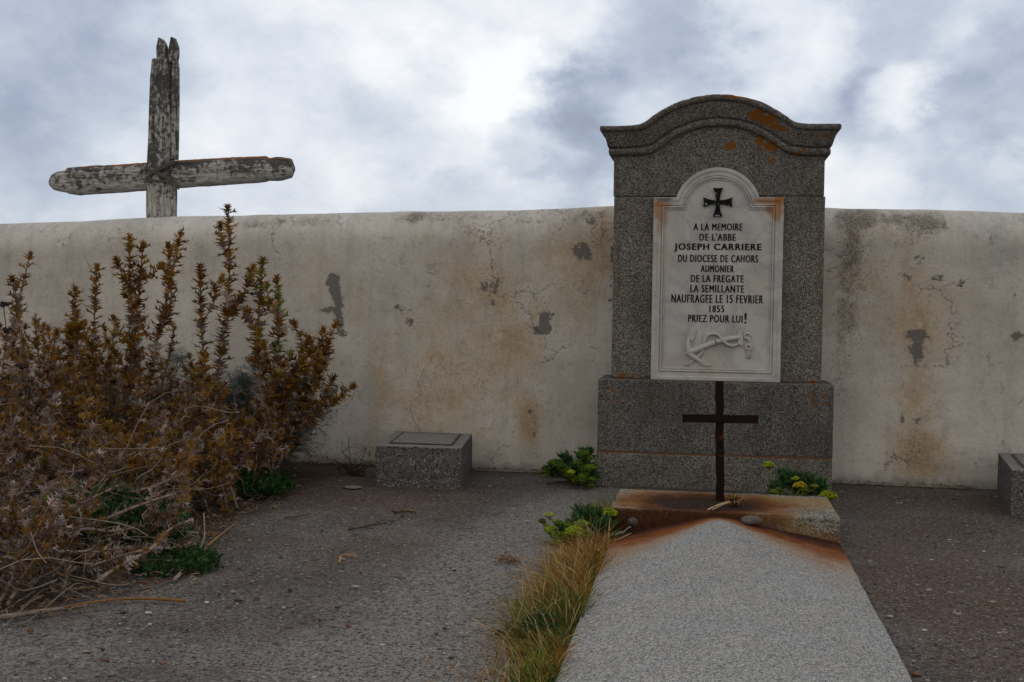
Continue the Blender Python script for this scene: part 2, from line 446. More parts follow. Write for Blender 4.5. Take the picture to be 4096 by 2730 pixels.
def plant_mat(name, trans=.3, rough=.75, vary=.25):
    def fn(t):
        c = t.attr('Col', 'Color')
        n = t.noise(t.pos, 60, 3)
        c = t.mix(1, c, t.ramp(n, [(.3, 1-vary), (.7, 1+vary)]), 'MULTIPLY')
        t.put(t.P.inputs['Base Color'], c); t.P.inputs['Roughness'].default_value = rough
        if trans <= 0: return None
        tr = t.node('ShaderNodeBsdfTranslucent'); t.put(tr.inputs[0], c)
        mx = t.node('ShaderNodeMixShader'); mx.inputs[0].default_value = trans
        t.l.new(t.P.outputs[0], mx.inputs[1]); t.l.new(tr.outputs[0], mx.inputs[2])
        return mx.outputs[0]
    return material(name, fn)
M_THIST = plant_mat('dry_thistle_leaf', .28)
M_STEM = plant_mat('dry_stem', 0)
M_LEAF = plant_mat('green_leaf', .25, .55)
M_GRASS = plant_mat('dry_grass', .25, .7)

# ------------------------------------------------------------------ the ground
def axis_coords(lo, hi, step, far):
    c = list(np.arange(lo, hi+1e-6, step)); out = []; x = lo; d = step
    while x > -far: d *= 1.6; x -= d; out.append(x)
    out = out[::-1]+c; x = hi; d = step
    while x < far: d *= 1.6; x += d; out.append(x)
    return np.array(out)
def vnoise(X, Y, f, seed=0):
    rs = np.random.RandomState(seed); T = rs.rand(256, 256)
    x = X*f+1000.3; y = Y*f+1000.7
    xi = np.floor(x).astype(int); yi = np.floor(y).astype(int); u = x-xi; v = y-yi
    u = u*u*(3-2*u); v = v*v*(3-2*v)
    g = lambda a, b: T[a % 256, b % 256]
    return (g(xi, yi)*(1-u)+g(xi+1, yi)*u)*(1-v)+(g(xi, yi+1)*(1-u)+g(xi+1, yi+1)*u)*v
def grid_object(name, X, Y, Z, mat, attrs, origin=None):
    nr, nc = X.shape
    co = np.stack([X, Y, Z], -1).reshape(-1, 3).astype(np.float32)
    idx = np.arange(nr*nc).reshape(nr, nc)
    q = np.stack([idx[:-1, :-1], idx[:-1, 1:], idx[1:, 1:], idx[1:, :-1]], -1).reshape(-1, 4)
    me = bpy.data.meshes.new(name)
    me.vertices.add(len(co)); me.vertices.foreach_set('co', co.ravel())
    me.loops.add(q.size); me.loops.foreach_set('vertex_index', q.ravel().astype(np.int32))
    me.polygons.add(len(q)); me.polygons.foreach_set('loop_start', np.arange(0, q.size, 4, dtype=np.int32))
    me.update(calc_edges=True); me.validate()
    me.polygons.foreach_set('use_smooth', np.ones(len(me.polygons), bool))
    for k, a in attrs.items():
        at_ = me.attributes.new(k, 'FLOAT', 'POINT'); at_.data.foreach_set('value', a.reshape(-1).astype(np.float32))
    return link(name, me, mat, None, origin)

gx = axis_coords(-4.8, 3.4, .06, 900); gy = axis_coords(1.4, 8.6, .06, 900)
GX, GY = np.meshgrid(gx, gy)
near = ((np.abs(GX) < 8) & (GY > -2) & (GY < 10)).astype(float)
GZ = ((vnoise(GX, GY, 1.1, 1)-.5)*.012+(vnoise(GX, GY, 4, 2)-.5)*.006)*near - .003
def gauss(cx, cy, rx, ry, X, Y): return np.exp(-(((X-cx)/rx)**2+((Y-cy)/ry)**2))
g_light = 1.25*gauss(-.68, 4.2, .42, 1.3, GX, GY)+.9*gauss(-.55, 5.8, .35, .8, GX, GY)+.5*gauss(-.9, 3.0, .5, .5, GX, GY)+.5*gauss(.8, 5.3, .35, .35, GX, GY)+.5*gauss(1.3, 4.9, .5, .3, GX, GY)+.6*gauss(-2.0, 3.1, .5, .35, GX, GY)
g_brown = .8*gauss(.95, 4.0, .4, 1.4, GX, GY)+.6*gauss(1.3, 5.6, .7, .6, GX, GY)+gauss(-1.6, 5.9, .5, .5, GX, GY)+.9*gauss(-2.1, 6.3, .4, .8, GX, GY)+.9*gauss(1.1, 6.5, .7, .3, GX, GY)+.7*gauss(.8, 4.6, .3, .7, GX, GY)+.6*gauss(-.1, 6.1, .6, .3, GX, GY)+.5*gauss(-1.3, 4.6, .4, .5, GX, GY)
g_soil = np.clip((-1.95-GX)*2.5, 0, 1)*np.clip((GY-3.0)*1.5, 0, 1)*np.clip(1-np.abs(GX+3.2)/2.2, 0, 1)*2
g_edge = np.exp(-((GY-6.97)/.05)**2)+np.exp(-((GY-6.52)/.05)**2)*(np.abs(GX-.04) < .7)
g_grime = np.clip(gauss(.06, 3.6, .62, 2.1, GX, GY)*1.0, 0, 1)*(np.abs(GX-.08) < .55)
def concrete(t):
    p = t.pos; L = t.attr('light'); B = t.attr('brown'); S = t.attr('soil'); E = t.attr('edge')
    n1 = t.noise(p, 2.3, 6, .62); n2 = t.noise(p, 9, 5, .65); n3 = t.noise(p, 170, 3, .7); n4 = t.noise(p, 34, 5, .7)
    base = t.mix(t.step(n1, .35, .68), (.120, .101, .087), (.205, .178, .157))
    lm = t.step(t.math('ADD', L, t.math('MULTIPLY', t.math('SUBTRACT', n2, .5), 1.1)), .15, .75)
    base = t.mix(t.math('MULTIPLY', lm, .85), base, (.30, .28, .255))
    bm_ = t.step(t.math('ADD', B, t.math('MULTIPLY', t.math('SUBTRACT', n2, .5), 1.3)), .2, .9)
    base = t.mix(t.math('MULTIPLY', bm_, .75), base, (.135, .083, .055))
    base = t.mix(t.math('MULTIPLY', t.step(n4, .52, .70), .5), base, (.05, .046, .044))
    base = t.mix(t.math('MULTIPLY', t.step(n3, .55, .72), .45), base, (.24, .215, .19))
    n6 = t.noise(p, 70, 4, .75)
    base = t.mix(t.math('MULTIPLY', t.step(n6, .50, .58), .7), base, (.034, .029, .027))
    base = t.mix(t.math('MULTIPLY', t.step(n6, .47, .38), .5), base, (.21, .185, .165))
    base = t.mix(t.math('MULTIPLY', t.step(n3, .45, .30), .6), base, (.035, .033, .033))
    hs = t.math('MULTIPLY', n3, .3)
    for sc_, keep, k in ((230, .50, .85), (115, .48, .9), (62, .60, .85), (32, .93, .75)):
        pv = t.vmath('ADD', p, t.vmath('SCALE', t.vmath('SUBTRACT', t.noise(p, sc_*.6, 2, .5, col=True), (.5,)*3), sc=.7/sc_))
        vc = t.voro(pv, sc_, 'Color'); vd = t.voro(pv, sc_, 'Distance'); r, g, b = t.sep(vc)
        stone = t.ramp(g, [(0, (.025, .025, .03)), (.25, (.075, .085, .10)), (.42, (.11, .10, .09)), (.58, (.16, .075, .045)), (.68, (.20, .185, .165)), (.84, (.30, .285, .26)), (.95, (.50, .47, .43))], 'CONSTANT')
        m = t.math('MULTIPLY', t.step(r, keep, keep+.02), t.step(vd, .42, .30))
        base = t.mix(t.math('MULTIPLY', m, k), base, stone)
        hs = t.math('ADD', hs, t.math('MULTIPLY', m, .5))
    sm = t.step(t.math('ADD', S, t.math('MULTIPLY', t.math('SUBTRACT', n2, .5), .9)), .25, .6)
    base = t.mix(t.math('MULTIPLY', sm, .85), base, t.mix(n4, (.035, .024, .016), (.12, .085, .06)))
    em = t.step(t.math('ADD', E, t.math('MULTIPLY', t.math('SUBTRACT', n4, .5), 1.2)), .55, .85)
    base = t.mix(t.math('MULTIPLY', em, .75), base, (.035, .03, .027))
    lic = t.step(t.noise(t.vmath('ADD', p, (5, 2, 0)), 26, 3, .5), .79, .80)
    base = t.mix(lic, base, (.20, .12, .03))
    t.put(t.P.inputs['Base Color'], base)
    t.P.inputs['Roughness'].default_value = .92
    t.put(t.P.inputs['Normal'], t.bump(t.math('ADD', hs, t.math('ADD', t.math('MULTIPLY', n4, .8), t.math('MULTIPLY', n6, .8))), .9, .014))
M_CONC = material('exposed_aggregate_concrete', concrete)
gr = grid_object('ground', GX, GY, GZ, M_CONC, dict(light=g_light, brown=g_brown, soil=g_soil, edge=g_edge))
tag(gr, 'speckled grey exposed aggregate concrete yard floor', None, kind='structure')

# ------------------------------------------------------------------ cemetery wall
WX = np.arange(-9, 9.001, .03)
def wall_h(x): return np.interp(x, [-9, -4.71, -3.67, -2.1, -1.2, -.6, .68, 1.8, 9], [1.42, 1.515, 1.556, 1.58, 1.59, 1.619, 1.602, 1.578, 1.55])
def wall_y(x): return 7.0+.055*np.clip(-1.3-x, 0, 9)
prof = [(0, z) for z in np.linspace(-.06, 1, 62)]
a = np.linspace(0, math.pi, 22)[1:]
NP = len(prof)+len(a)+1
WXg = np.repeat(WX[None, :], NP, 0); WYg = np.zeros_like(WXg); WZg = np.zeros_like(WXg)
HH = wall_h(WX); YY = wall_y(WX)
for i, (_, z) in enumerate(prof):
    WZg[i] = -.06+(HH-.22+.06)*((z+.06)/1.06); WYg[i] = YY
for j, an in enumerate(a):
    i = len(prof)+j
    WYg[i] = YY+.26*(1-math.cos(an)); WZg[i] = HH-.22+.22*math.sin(an)**.9
WYg[-1] = YY+.52; WZg[-1] = -.06
lump = (vnoise(WXg, WZg, 1.7, 5)-.5)*.022+(vnoise(WXg, WZg, 6, 6)-.5)*.006
WYg += lump; WZg += (WZg > 1.2)*((vnoise(WXg, WYg, 1.3, 9)-.5)*.022+(vnoise(WXg, WYg, 7, 8)-.5)*.006)
peel = np.zeros_like(WXg); warm = np.zeros_like(WXg); grime = np.zeros_like(WXg); cool = np.zeros_like(WXg)
def wmask(arr, x, y, rx, ry, k=1.0, rot=0):
    p = at2(x, y, 7.0); rx *= 7.0*K/FPX*1.02; ry *= 7.0*K/FPX*1.02
    X = WXg-p.x; Z = WZg-p.z; c, s = math.cos(rot), math.sin(rot)
    arr += (k if arr is not peel else min(1.15, k*1.25))*np.exp(-((X*c+Z*s)/rx)**2-((-X*s+Z*c)/ry)**2)
for q in [(762,660,16,26),(770,700,12,28),(772,745,14,22),(745,715,20,8),(782,768,10,8),(757,640,12,12),(922,716,14,7,.9,-.6),(937,740,12,8,.8,-.7),(910,705,6,6,.8),
          (1335,578,24,26),(1357,508,13,13),(1342,655,24,20,.6),(1252,735,18,26,.9),(1243,760,22,10),(1115,662,16,18,.75),(1140,655,10,18,.8,.3),(1132,697,7,16,.9,.3),
          (2108,800,20,44,.8),(2110,770,26,8,.8),(2150,640,16,14,.6),(2210,655,10,28,.65,.3),(2222,608,5,4,1.1),(2112,590,9,4,1.1),(2062,558,12,7,.7),(2098,565,7,6,.9),
          (2115,608,10,10,.6),(2088,635,12,12,.5),(2060,890,6,4,1.1),(2340,775,12,14,.7),(2328,770,12,5,.8),(1405,600,6,120,.55),(1216,945,6,8,.8),(1222,965,5,6,.7),(1226,1000,8,14,.5),
          (1062,850,7,9,.7),(1225,680,5,14,.7),(835,840,4,10,.7),(2068,820,4,4,1),(2073,965,5,14,.7),(2105,970,10,14,.6),(2140,1065,4,3,1.1)]:
    wmask(peel, *q)
for q in [(1000,800,90,200,.5),(1130,620,110,110,.55),(1150,870,130,160,.5),(1330,620,80,150,.65),(950,950,110,100,.45),(870,860,30,150,.5),(690,620,60,60,.35),(770,700,80,120,.35),
          (1215,980,30,70,.8),(1180,760,70,80,.5),(2080,650,90,120,.6),(2110,900,60,160,.65),(2120,1050,70,60,.9),(1960,620,40,140,.4),(2150,760,60,80,.3),(1390,540,25,120,.6),(500,450,200,30,.0)]:
    wmask(warm, *q)
for q in [(800,545,18,18,.6),(940,497,22,12,.9),(1070,530,35,12,.7),(1130,538,40,10,.6),(1010,500,120,14,.55),(1240,510,90,14,.5),(700,510,120,14,.5),(560,515,60,14,.5),(1360,495,60,14,.5),
          (240,530,70,20,.4),(60,530,60,20,.4),(1980,500,60,24,.9),(1960,560,40,60,.65),(1950,640,40,80,.6),(1950,740,45,60,.5),(2060,505,20,20,.4),(2120,508,45,26,.85),(2160,520,30,20,.5),(2110,545,40,20,.4),(1920,900,30,120,.35),(1945,850,40,80,.3),
          (2100,1040,30,40,.5),(1225,690,40,40,.5),(1120,650,60,50,.4),(1340,670,40,50,.4),(1280,780,60,50,.3),(1060,870,120,70,.3),(1230,1000,20,60,.4)]:
    wmask(grime, *q)
for q in [(2300,590,40,50,.9),(2250,530,60,30,.6),(2320,500,60,20,.6),(460,590,40,30,.6),(1260,870,30,120,.5),(870,950,60,100,.4),(650,560,100,60,.4),(560,700,60,60,.4),(1030,545,60,40,.3),(2260,1000,120,150,.5)]:
    wmask(cool, *q)
topm = np.clip((WZg-(HH-.16))/.16, 0, 1)
def plaster(t):
    x, y, z = t.sep(t.pos)
    p = t.comb(x, 0, z)
    P_, W_, G_, C_, T_ = (t.attr(k) for k in ('peel', 'warm', 'grime', 'cool', 'topm'))
    n0 = t.noise(p, 1.6, 5, .6); n1 = t.noise(t.vmath('ADD', p, (3, 0, 5)), 5, 6, .65); n2 = t.noise(p, 18, 6, .7); n3 = t.noise(p, 75, 4, .7); n5 = t.noise(p, 260, 2, .6)
    drip = t.noise(t.scalev(p, (5, 1, .55)), 2.2, 5, .65)
    c = t.mix(t.step(n0, .35, .68), (.48, .442, .385), (.63, .588, .52))
    c = t.mix(t.math('MULTIPLY', t.step(drip, .46, .70), .32), c, (.33, .30, .265))
    wm = t.step(t.math('ADD', W_, t.math('MULTIPLY', t.math('SUBTRACT', n1, .5), 1.7)), .1, .95)
    c = t.mix(t.math('MULTIPLY', wm, .75), c, (.46, .335, .205))
    wm2 = t.step(t.math('ADD', t.math('MULTIPLY', W_, .9), t.math('MULTIPLY', t.math('SUBTRACT', n2, .5), 1.6)), .55, 1.0)
    c = t.mix(t.math('MULTIPLY', wm2, .42), c, (.32, .19, .10))
    cm = t.step(t.math('ADD', C_, t.math('MULTIPLY', t.math('SUBTRACT', n1, .5), 1.4)), .2, .9)
    c = t.mix(t.math('MULTIPLY', cm, .5), c, (.32, .325, .335))
    # pale crust patches
    c = t.mix(t.math('MULTIPLY', t.step(t.noise(t.vmath('ADD', p, (8, 0, 2)), 3.3, 6, .7), .52, .62), .45), c, (.56, .525, .47))
    c = t.mix(t.math('MULTIPLY', t.step(t.math('ADD', T_, t.math('MULTIPLY', t.math('SUBTRACT', n1, .5), 1.2)), .25, 1.0), .42), c, (.27, .25, .225))
    mott = t.noise(t.vmath('ADD', p, (4, 0, 13)), 9.5, 6, .72)
    c = t.mix(t.math('MULTIPLY', t.step(mott, .52, .66), .38), c, (.30, .275, .25))
    c = t.mix(t.math('MULTIPLY', t.step(mott, .46, .34), .35), c, (.66, .625, .57))
    # grime and dark lichen specks
    tg = t.math('MULTIPLY', T_, .34)
    gm = t.step(t.math('ADD', t.math('ADD', G_, tg), t.math('MULTIPLY', t.math('SUBTRACT', n2, .5), 2.0)), .40, 1.05)
    c = t.mix(t.math('MULTIPLY', gm, .66), c, (.125, .098, .078))
    sp = t.step(t.math('ADD', n3, t.math('ADD', t.math('MULTIPLY', G_, .10), t.math('MULTIPLY', W_, .045))),   .62, .68)
    c = t.mix(t.math('MULTIPLY', sp, .75), c, (.10, .085, .07))
    n7 = t.noise(t.vmath('ADD', p, (6, 0, 1)), 130, 3, .7); n8 = t.noise(t.vmath('ADD', p, (2, 0, 9)), 2.8, 4, .6)
    c = t.mix(t.math('MULTIPLY', t.step(n7, .55, .68), t.math('MULTIPLY_ADD', t.step(n8, .42, .64), .38, .06)), c, (.13, .11, .095))
    n9 = t.noise(t.vmath('ADD', p, (1, 0, 4)), 34, 5, .75)
    c = t.mix(t.math('MULTIPLY', t.step(n9, .52, .66), t.math('MULTIPLY_ADD', t.step(n8, .62, .40), .40, .10)), c, (.25, .225, .205))
    c = t.mix(t.math('MULTIPLY', t.step(n9, .46, .36), .30), c, (.58, .545, .49))
    # lost plaster
    pk = t.math('ADD', P_, t.math('ADD', t.math('MULTIPLY', t.math('SUBTRACT', t.math('MULTIPLY_ADD', n2, .6, t.math('MULTIPLY', t.noise(t.vmath('ADD', p, (9, 0, 9)), 11, 4, .7), .4)), .52), t.math('ADD', .6, t.math('MULTIPLY', t.step(P_, .0, .25), 3.2))), t.math('MULTIPLY', t.math('SUBTRACT', n3, .5), 1.0)))
    lost = t.math('MULTIPLY', t.step(t.noise(t.vmath('ADD', p, (11, 0, 3)), 4.5, 4, .6), .55, .66), t.step(t.noise(t.vmath('ADD', p, (5, 0, 8)), 1.3, 2), .44, .56))
    pk = t.math('ADD', pk, t.math('MULTIPLY', lost, t.math('MULTIPLY_ADD', t.math('SUBTRACT', n2, .5), 2.2, .32)))
    pm = t.step(pk, .57, .62)
    c = t.mix(t.math('MULTIPLY', pm, .9), c, t.mix(n3, (.085, .078, .072), (.20, .188, .175)))
    rim = t.math('MULTIPLY', t.step(pk, .30, .56), t.math('SUBTRACT', 1, pm))
    c = t.mix(t.math('MULTIPLY', rim, .35), c, (.20, .16, .12))
    # hairline cracks
    cv = t.vmath('ADD', p, t.vmath('SCALE', t.vmath('SUBTRACT', t.noise(p, 6, 5, .65, col=True), (.5,)*3), sc=.28))
    ce = t.voro(cv, 1.9, 'Distance', 'DISTANCE_TO_EDGE')
    ckm = t.step(t.noise(t.vmath('ADD', p, (2, 0, 6)), 1.7, 3), .50, .60)
    ck = t.math('MULTIPLY', t.step(ce, .009, .001), ckm)
    c = t.mix(t.math('MULTIPLY', ck, .6), c, (.10, .085, .075))
    # foot of the wall: splashed dirt
    ft = t.step(t.math('ADD', z, t.math('MULTIPLY', t.math('SUBTRACT', n2, .5), .14)), .07, .0)
    c = t.mix(t.math('MULTIPLY', ft, .6), c, (.15, .135, .12))
    c = t.mix(t.math('MULTIPLY', t.step(n5, .62, .75), .3), c, (.22, .20, .18))
    t.put(t.P.inputs['Base Color'], c); t.P.inputs['Roughness'].default_value = .95
    h = t.math('ADD', t.math('MULTIPLY', n2, .5), t.math('ADD', t.math('MULTIPLY', n3, .35), t.math('MULTIPLY', n5, .25)))
    h = t.math('SUBTRACT', h, t.math('ADD', t.math('MULTIPLY', pm, .8), t.math('MULTIPLY', ck, .6)))
    t.put(t.P.inputs['Normal'], t.bump(h, .6, .012))
M_PLAST = material('weathered_lime_plaster', plaster)
wl = grid_object('cemetery_wall', WXg, WYg, WZg, M_PLAST, dict(peel=np.clip(peel, 0, 1.3), warm=np.clip(warm, 0, 1.2), grime=np.clip(grime, 0, 1.2), cool=np.clip(cool, 0, 1.2), topm=topm), origin=(0, 7.0, 0))
tag(wl, 'long stained off-white plastered wall with a rounded top, plaster flaking in patches', 'wall')

# ------------------------------------------------------------------ gravestone
YS, YB, YBACK = 6.635, 6.565, 6.98
GO = Vector((.04, YS, 0))
gs = thing('gravestone', 'tall dark granite gravestone with an arched top and white marble plaque, standing against the wall', 'gravestone', GO)
mb = MB(); mb.box((-.603, YB, -.03), (.681, YBACK, .185)); o = mb.build('plinth', M_STELE, gs, bevel=.006); roughen(o, .003, 14, .08)
mb = MB(); mb.box((-.601, YB+.004, .183), (.679, YBACK-.01, .195)); mb.build('mortar_joint', M_JOINT, gs)
mb = MB(); mb.box((-.601, YB+.002, .1915), (.682, YBACK, .597)); o = mb.build('plinth', M_STELE, gs, bevel=.010); roughen(o, .003, 14, .08)
mb = MB(); mb.box((-.53, YS+.004, .596), (.612, YBACK-.012, .606)); mb.build('mortar_joint', M_JOINT, gs)
mb = MB(); mb.box((-.534, YS, .603), (.620, YBACK-.005, 1.622)); o = mb.build('shaft', M_STELE, gs, bevel=.005); roughen(o, .0025, 14, .09)
# cornice curves, bottom and top, matched point by point
def cp(u, v, Y): p = at(2380+u/2.306, 340+v/2.306, Y); return (p.x, p.z)
YC = YS-.075
pairs = []
def arc(cu_, v0, Rr, hw, n):
    a0 = math.asin(hw/Rr)
    return [(cu_+Rr*math.sin(a0*(2*i/(n-1)-1)), v0+Rr-Rr*math.cos(a0*(2*i/(n-1)-1))) for i in range(n)]
NA = 34
ta = arc(1150, 83, 1046, 690, NA); ba = arc(1150, 380, 847, 585, NA)
top = [(66,376),(250,374),(370,372),(420,366)]+ta+[(1880,354),(1940,354),(2060,354),(2240,356)]
bot = [(158,655),(300,654),(470,652),(530,640)]+ba+[(1770,640),(1830,650),(2000,652),(2125,655)]
def smooth(ps, it=2):
    ps = [list(p) for p in ps]
    for _ in range(it):
        q = [p[:] for p in ps]
        for i in range(1, len(ps)-1):
            for k in (0, 1): q[i][k] = (ps[i-1][k]+2*ps[i][k]+ps[i+1][k])/4
        ps = q
    return ps
top = smooth(top); bot = smooth(bot)
TP = [cp(u, v, YC) for u, v in top]; BP = [cp(u, v, YS) for u, v in bot]
XL, XR = -.541, .616
# section: fraction of height from bottom, projection
SEC = [(-.03, 0.0), (.0, .016), (.03, .026), (.14, .030), (.20, .028), (.235, .014), (.255, .014), (.28, .030), (.32, .034), (.45, .040), (.60, .050), (.70, .056), (.755, .058), (.775, .054), (.795, .068), (.82, .076), (.93, .079), (.98, .076), (1.0, .068)]
mb = MB(); ns = len(SEC); nodes = []
nP = len(TP)
for k in range(nP):
    ring = []
    for f, d in SEC:
        x = BP[k][0]+(TP[k][0]-BP[k][0])*f; z = BP[k][1]+(TP[k][1]-BP[k][1])*f
        if k == 0: x = XL-d*.92
        if k == nP-1: x = XR+d*.92
        ring.append((x, YS-d, z))
    nodes.append(ring)
back_l = [(p[0], YBACK+.005, p[2]) for p in nodes[0]]; back_r = [(p[0], YBACK+.005, p[2]) for p in nodes[-1]]
def subdiv_seg(A, B, n): return [[tuple(a_+(b_-a_)*i/n for a_, b_ in zip(pa, pb)) for pa, pb in zip(A, B)] for i in range(n)]
allr = subdiv_seg(back_l, nodes[0], 4)+nodes+subdiv_seg(back_r, nodes[-1], 4)[::-1]
vs = [p for r in allr for p in r]; fs = []
for k in range(len(allr)-1):
    for j in range(ns-1): fs.append((k*ns+j, (k+1)*ns+j, (k+1)*ns+j+1, k*ns+j+1))
mb.add(vs, fs, smooth=True)
tv = [n_[-1] for n_ in nodes]+[(n_[-1][0], YBACK+.005, n_[-1][2]) for n_ in nodes]
mb.add(tv, [(i, i+1, nP+i+1, nP+i) for i in range(nP-1)], smooth=False)
o = mb.build('cornice', M_STELE, gs)
bm = bmesh.new(); bm.from_mesh(o.data); bmesh.ops.remove_doubles(bm, verts=bm.verts, dist=.0004)
bmesh.ops.recalc_face_normals(bm, faces=bm.faces); bm.to_mesh(o.data); bm.free()
roughen(o, .0045, 26); o.data.polygons.foreach_set('use_smooth', [True]*len(o.data.polygons))
mid = [(b[0]+(t_[0]-b[0])*.5, b[1]+(t_[1]-b[1])*.5) for b, t_ in zip(BP, TP)]
mid[0] = (XL+.003, mid[0][1]); mid[-1] = (XR-.003, mid[-1][1])
outl = [(XL+.003, 1.626), (XR-.003, 1.626)]+mid[::-1]
mb = MB(); mb.prism(outl, YS-.001, YBACK-.003); o = mb.build('head_stone', M_STELE, gs, recalc=True, tri=True)

# plaque
pxl, pxr, pzb, pzs, pcx = -.311, .398, .598, 1.6145, .040
pap = at(2580+1145/3.92, 660+40/3.92, 6.605).z; pR = .239; pzc = pap-pR
def ploop(o_):
    R = pR-o_; zs = pzs-o_; hw = math.sqrt(max(1e-6, R*R-(zs-pzc)**2)); a0 = math.atan2(zs-pzc, hw)
    pts = [(pxl+o_, pzb+o_), (pxr-o_, pzb+o_), (pxr-o_, zs)]
    n = 44
    for i in range(n+1):
        an = a0+(math.pi-2*a0)*i/n
        pts.append((pcx+R*math.cos(an), pzc+R*math.sin(an)))
    pts.append((pxl+o_, zs)); return pts
YP = YS-.030
loops = [(0, YS+.002), (0, YP+.003), (.003, YP), (.019, YP), (.022, YP+.004), (.025, YP+.005), (.043, YP+.005), (.0445, YP+.011), (.047, YP+.011), (.049, YP+.004), (.053, YP+.002), (.057, YP+.004), (.0585, YP+.011), (.061, YP+.011), (.063, YP+.007), (.067, YP+.007), (.069, YP+.013)]
mb = MB(); vs = []; fs = []
for o_, y in loops: vs += [(x, y, z) for x, z in ploop(o_)]
nl = len(ploop(0))
for i in range(len(loops)-1):
    for k in range(nl):
        fs.append((i*nl+k, i*nl+(k+1) % nl, (i+1)*nl+(k+1) % nl, (i+1)*nl+k))
fs.append(tuple((len(loops)-1)*nl+k for k in range(nl)))
mb.add(vs, fs); plaque = mb.build('plaque', M_MARB, gs, recalc=True, tri=True)
PY = YP+.013                                              # recessed panel plane
# black cross
def c3(u, v): p = at(2580+u/3.92, 660+v/3.92, PY); return p.x, p.z
cxx, czz = c3(1142, 588); mb = MB(); half = .079
outl = []
for q in range(4):
    arm = []
    for i in range(7):
        r = .010+(half-.010)*i/6; wdt = .0100+.0165*(i/6)**1.8
        arm.append((wdt, r))
    side1 = arm[1:]; side2 = [(-a_, b_) for a_, b_ in arm[1:]][::-1]
    pts = [(-arm[0][0], arm[0][0])]+[(-a_, b_) for a_, b_ in arm[1:]]+[(0, half-.003)]+[(a_, b_) for a_, b_ in arm[1:]][::-1]
    an = -q*math.pi/2; ca, sa = math.cos(an), math.sin(an)
    outl += [(cxx+ca*a_-sa*b_, czz+sa*a_+ca*b_) for a_, b_ in pts]
mb.prism(outl, PY-.014, PY+.001)
cr = sub('cross_emblem', mb, M_BLACK, plaque, recalc=True, tri=True); cr.data.update()
# inscription
def text_mesh(s, x0, x1, z0, z1, bold=.007):
    cu_ = bpy.data.curves.new('inscription_line', 'FONT'); cu_.body = s; cu_.offset = bold; cu_.extrude = .02; cu_.space_character = 1.2; cu_.resolution_u = 4
    ob = bpy.data.objects.new('inscription_line', cu_); COL.objects.link(ob)
    dg = bpy.context.evaluated_depsgraph_get(); me = bpy.data.meshes.new_from_object(ob.evaluated_get(dg))
    bpy.data.objects.remove(ob); bpy.data.curves.remove(cu_)
    co = np.zeros(len(me.vertices)*3, np.float32); me.vertices.foreach_get('co', co); co = co.reshape(-1, 3)
    lo, hi = co.min(0), co.max(0); out = np.zeros_like(co)
    out[:, 0] = x0+(co[:, 0]-lo[0])/(hi[0]-lo[0])*(x1-x0)
    out[:, 2] = z0+(co[:, 1]-lo[1])/(hi[1]-lo[1])*(z1-z0)
    out[:, 1] = PY+.0006-(co[:, 2]-lo[2])/(hi[2]-lo[2])*.0018
    me.vertices.foreach_set('co', out.ravel()); me.update()
    if True:                    # thicken the upright strokes: a second, slightly shifted and deeper layer
        bm = bmesh.new(); bm.from_mesh(me); g = bmesh.ops.duplicate(bm, geom=bm.verts[:]+bm.edges[:]+bm.faces[:])
        for v in g['geom']:
            if isinstance(v, bmesh.types.BMVert): v.co += Vector((.0033, -.0003, .0004))
        bm.to_mesh(me); bm.free()
    return me
def c4(u, v): p = at(2580+u/3.136, 1040+v/3.136, PY); return p.x, p.z
LINES = [("A LA MEMOIRE", c3, 760, 1520, 920, 1030), ("DE L'ABBE", c3, 853, 1415, 1078, 1190), ("JOSEPH CARRIERE", c3, 455, 1818, 1235, 1370), ("DU DIOCESE DE CAHORS", c3, 518, 1765, 1415, 1528),
         ("AUMONIER", c4, 698, 1108, 70, 157), ("DE LA FREGATE", c4, 573, 1232, 192, 283), ("LA SEMILLANTE", c4, 567, 1237, 318, 410), ("NAUFRAGEE LE 15 FEVRIER", c4, 330, 1475, 440, 543),
         ("1855", c4, 806, 988, 572, 660), ("PRIEZ POUR LUI", c4, 540, 1218, 693, 785), ("!", c4, 1245, 1268, 668, 800)]
for s, fn, u0, u1, v0, v1 in LINES:
    xa, za = fn(u0, (v0+v1)/2); xb, zb_ = fn(u1, (v0+v1)/2); zt = fn((u0+u1)/2, v0)[1]; zl = fn((u0+u1)/2, v1)[1]
    me = text_mesh(s, xa, xb, zl, zt, .016 if s.startswith('JOS') else .0)
    o = link('inscription_line', me, M_INK, None, GO); o.location = (0, 0, 0); o.parent = plaque
# anchor relief
def c4p(u, v, d=.0): x, z = c4(u, v); return Vector((x, PY-d, z))
mb = MB(); FL = (1, 1, 1)
def interp(pts, n=6):
    out = []; P = [Vector(p) for p in pts]
    for i in range(len(P)-1):
        p0 = P[max(i-1, 0)]; p1 = P[i]; p2 = P[i+1]; p3 = P[min(i+2, len(P)-1)]
        for j in range(n):
            t = j/n; out.append(.5*((2*p1)+(p2-p0)*t+(2*p0-5*p1+4*p2-p3)*t*t+(3*p1-p0-3*p2+p3)*t**3))
    out.append(P[-1]); return out
pts = interp([c4p(545,1160,.004), c4p(640,1130,.005), c4p(760,1080,.006), c4p(880,1035,.006)]); mb.tube(pts, [.0195-.005*i/len(pts) for i in range(len(pts))], 8, flat=FL)
pts = interp([c4p(893,1030,.006), c4p(1010,1000,.006), c4p(1100,985,.006), c4p(1195,970,.006)]); mb.tube(pts, [.0150-.002*i/len(pts) for i in range(len(pts))], 8, flat=FL)
pts = interp([c4p(545,985,.003), c4p(540,1060,.004), c4p(550,1120,.005), c4p(560,1165,.005), c4p(600,1210,.005), c4p(660,1250,.004), c4p(715,1290,.003)]); n_ = len(pts)
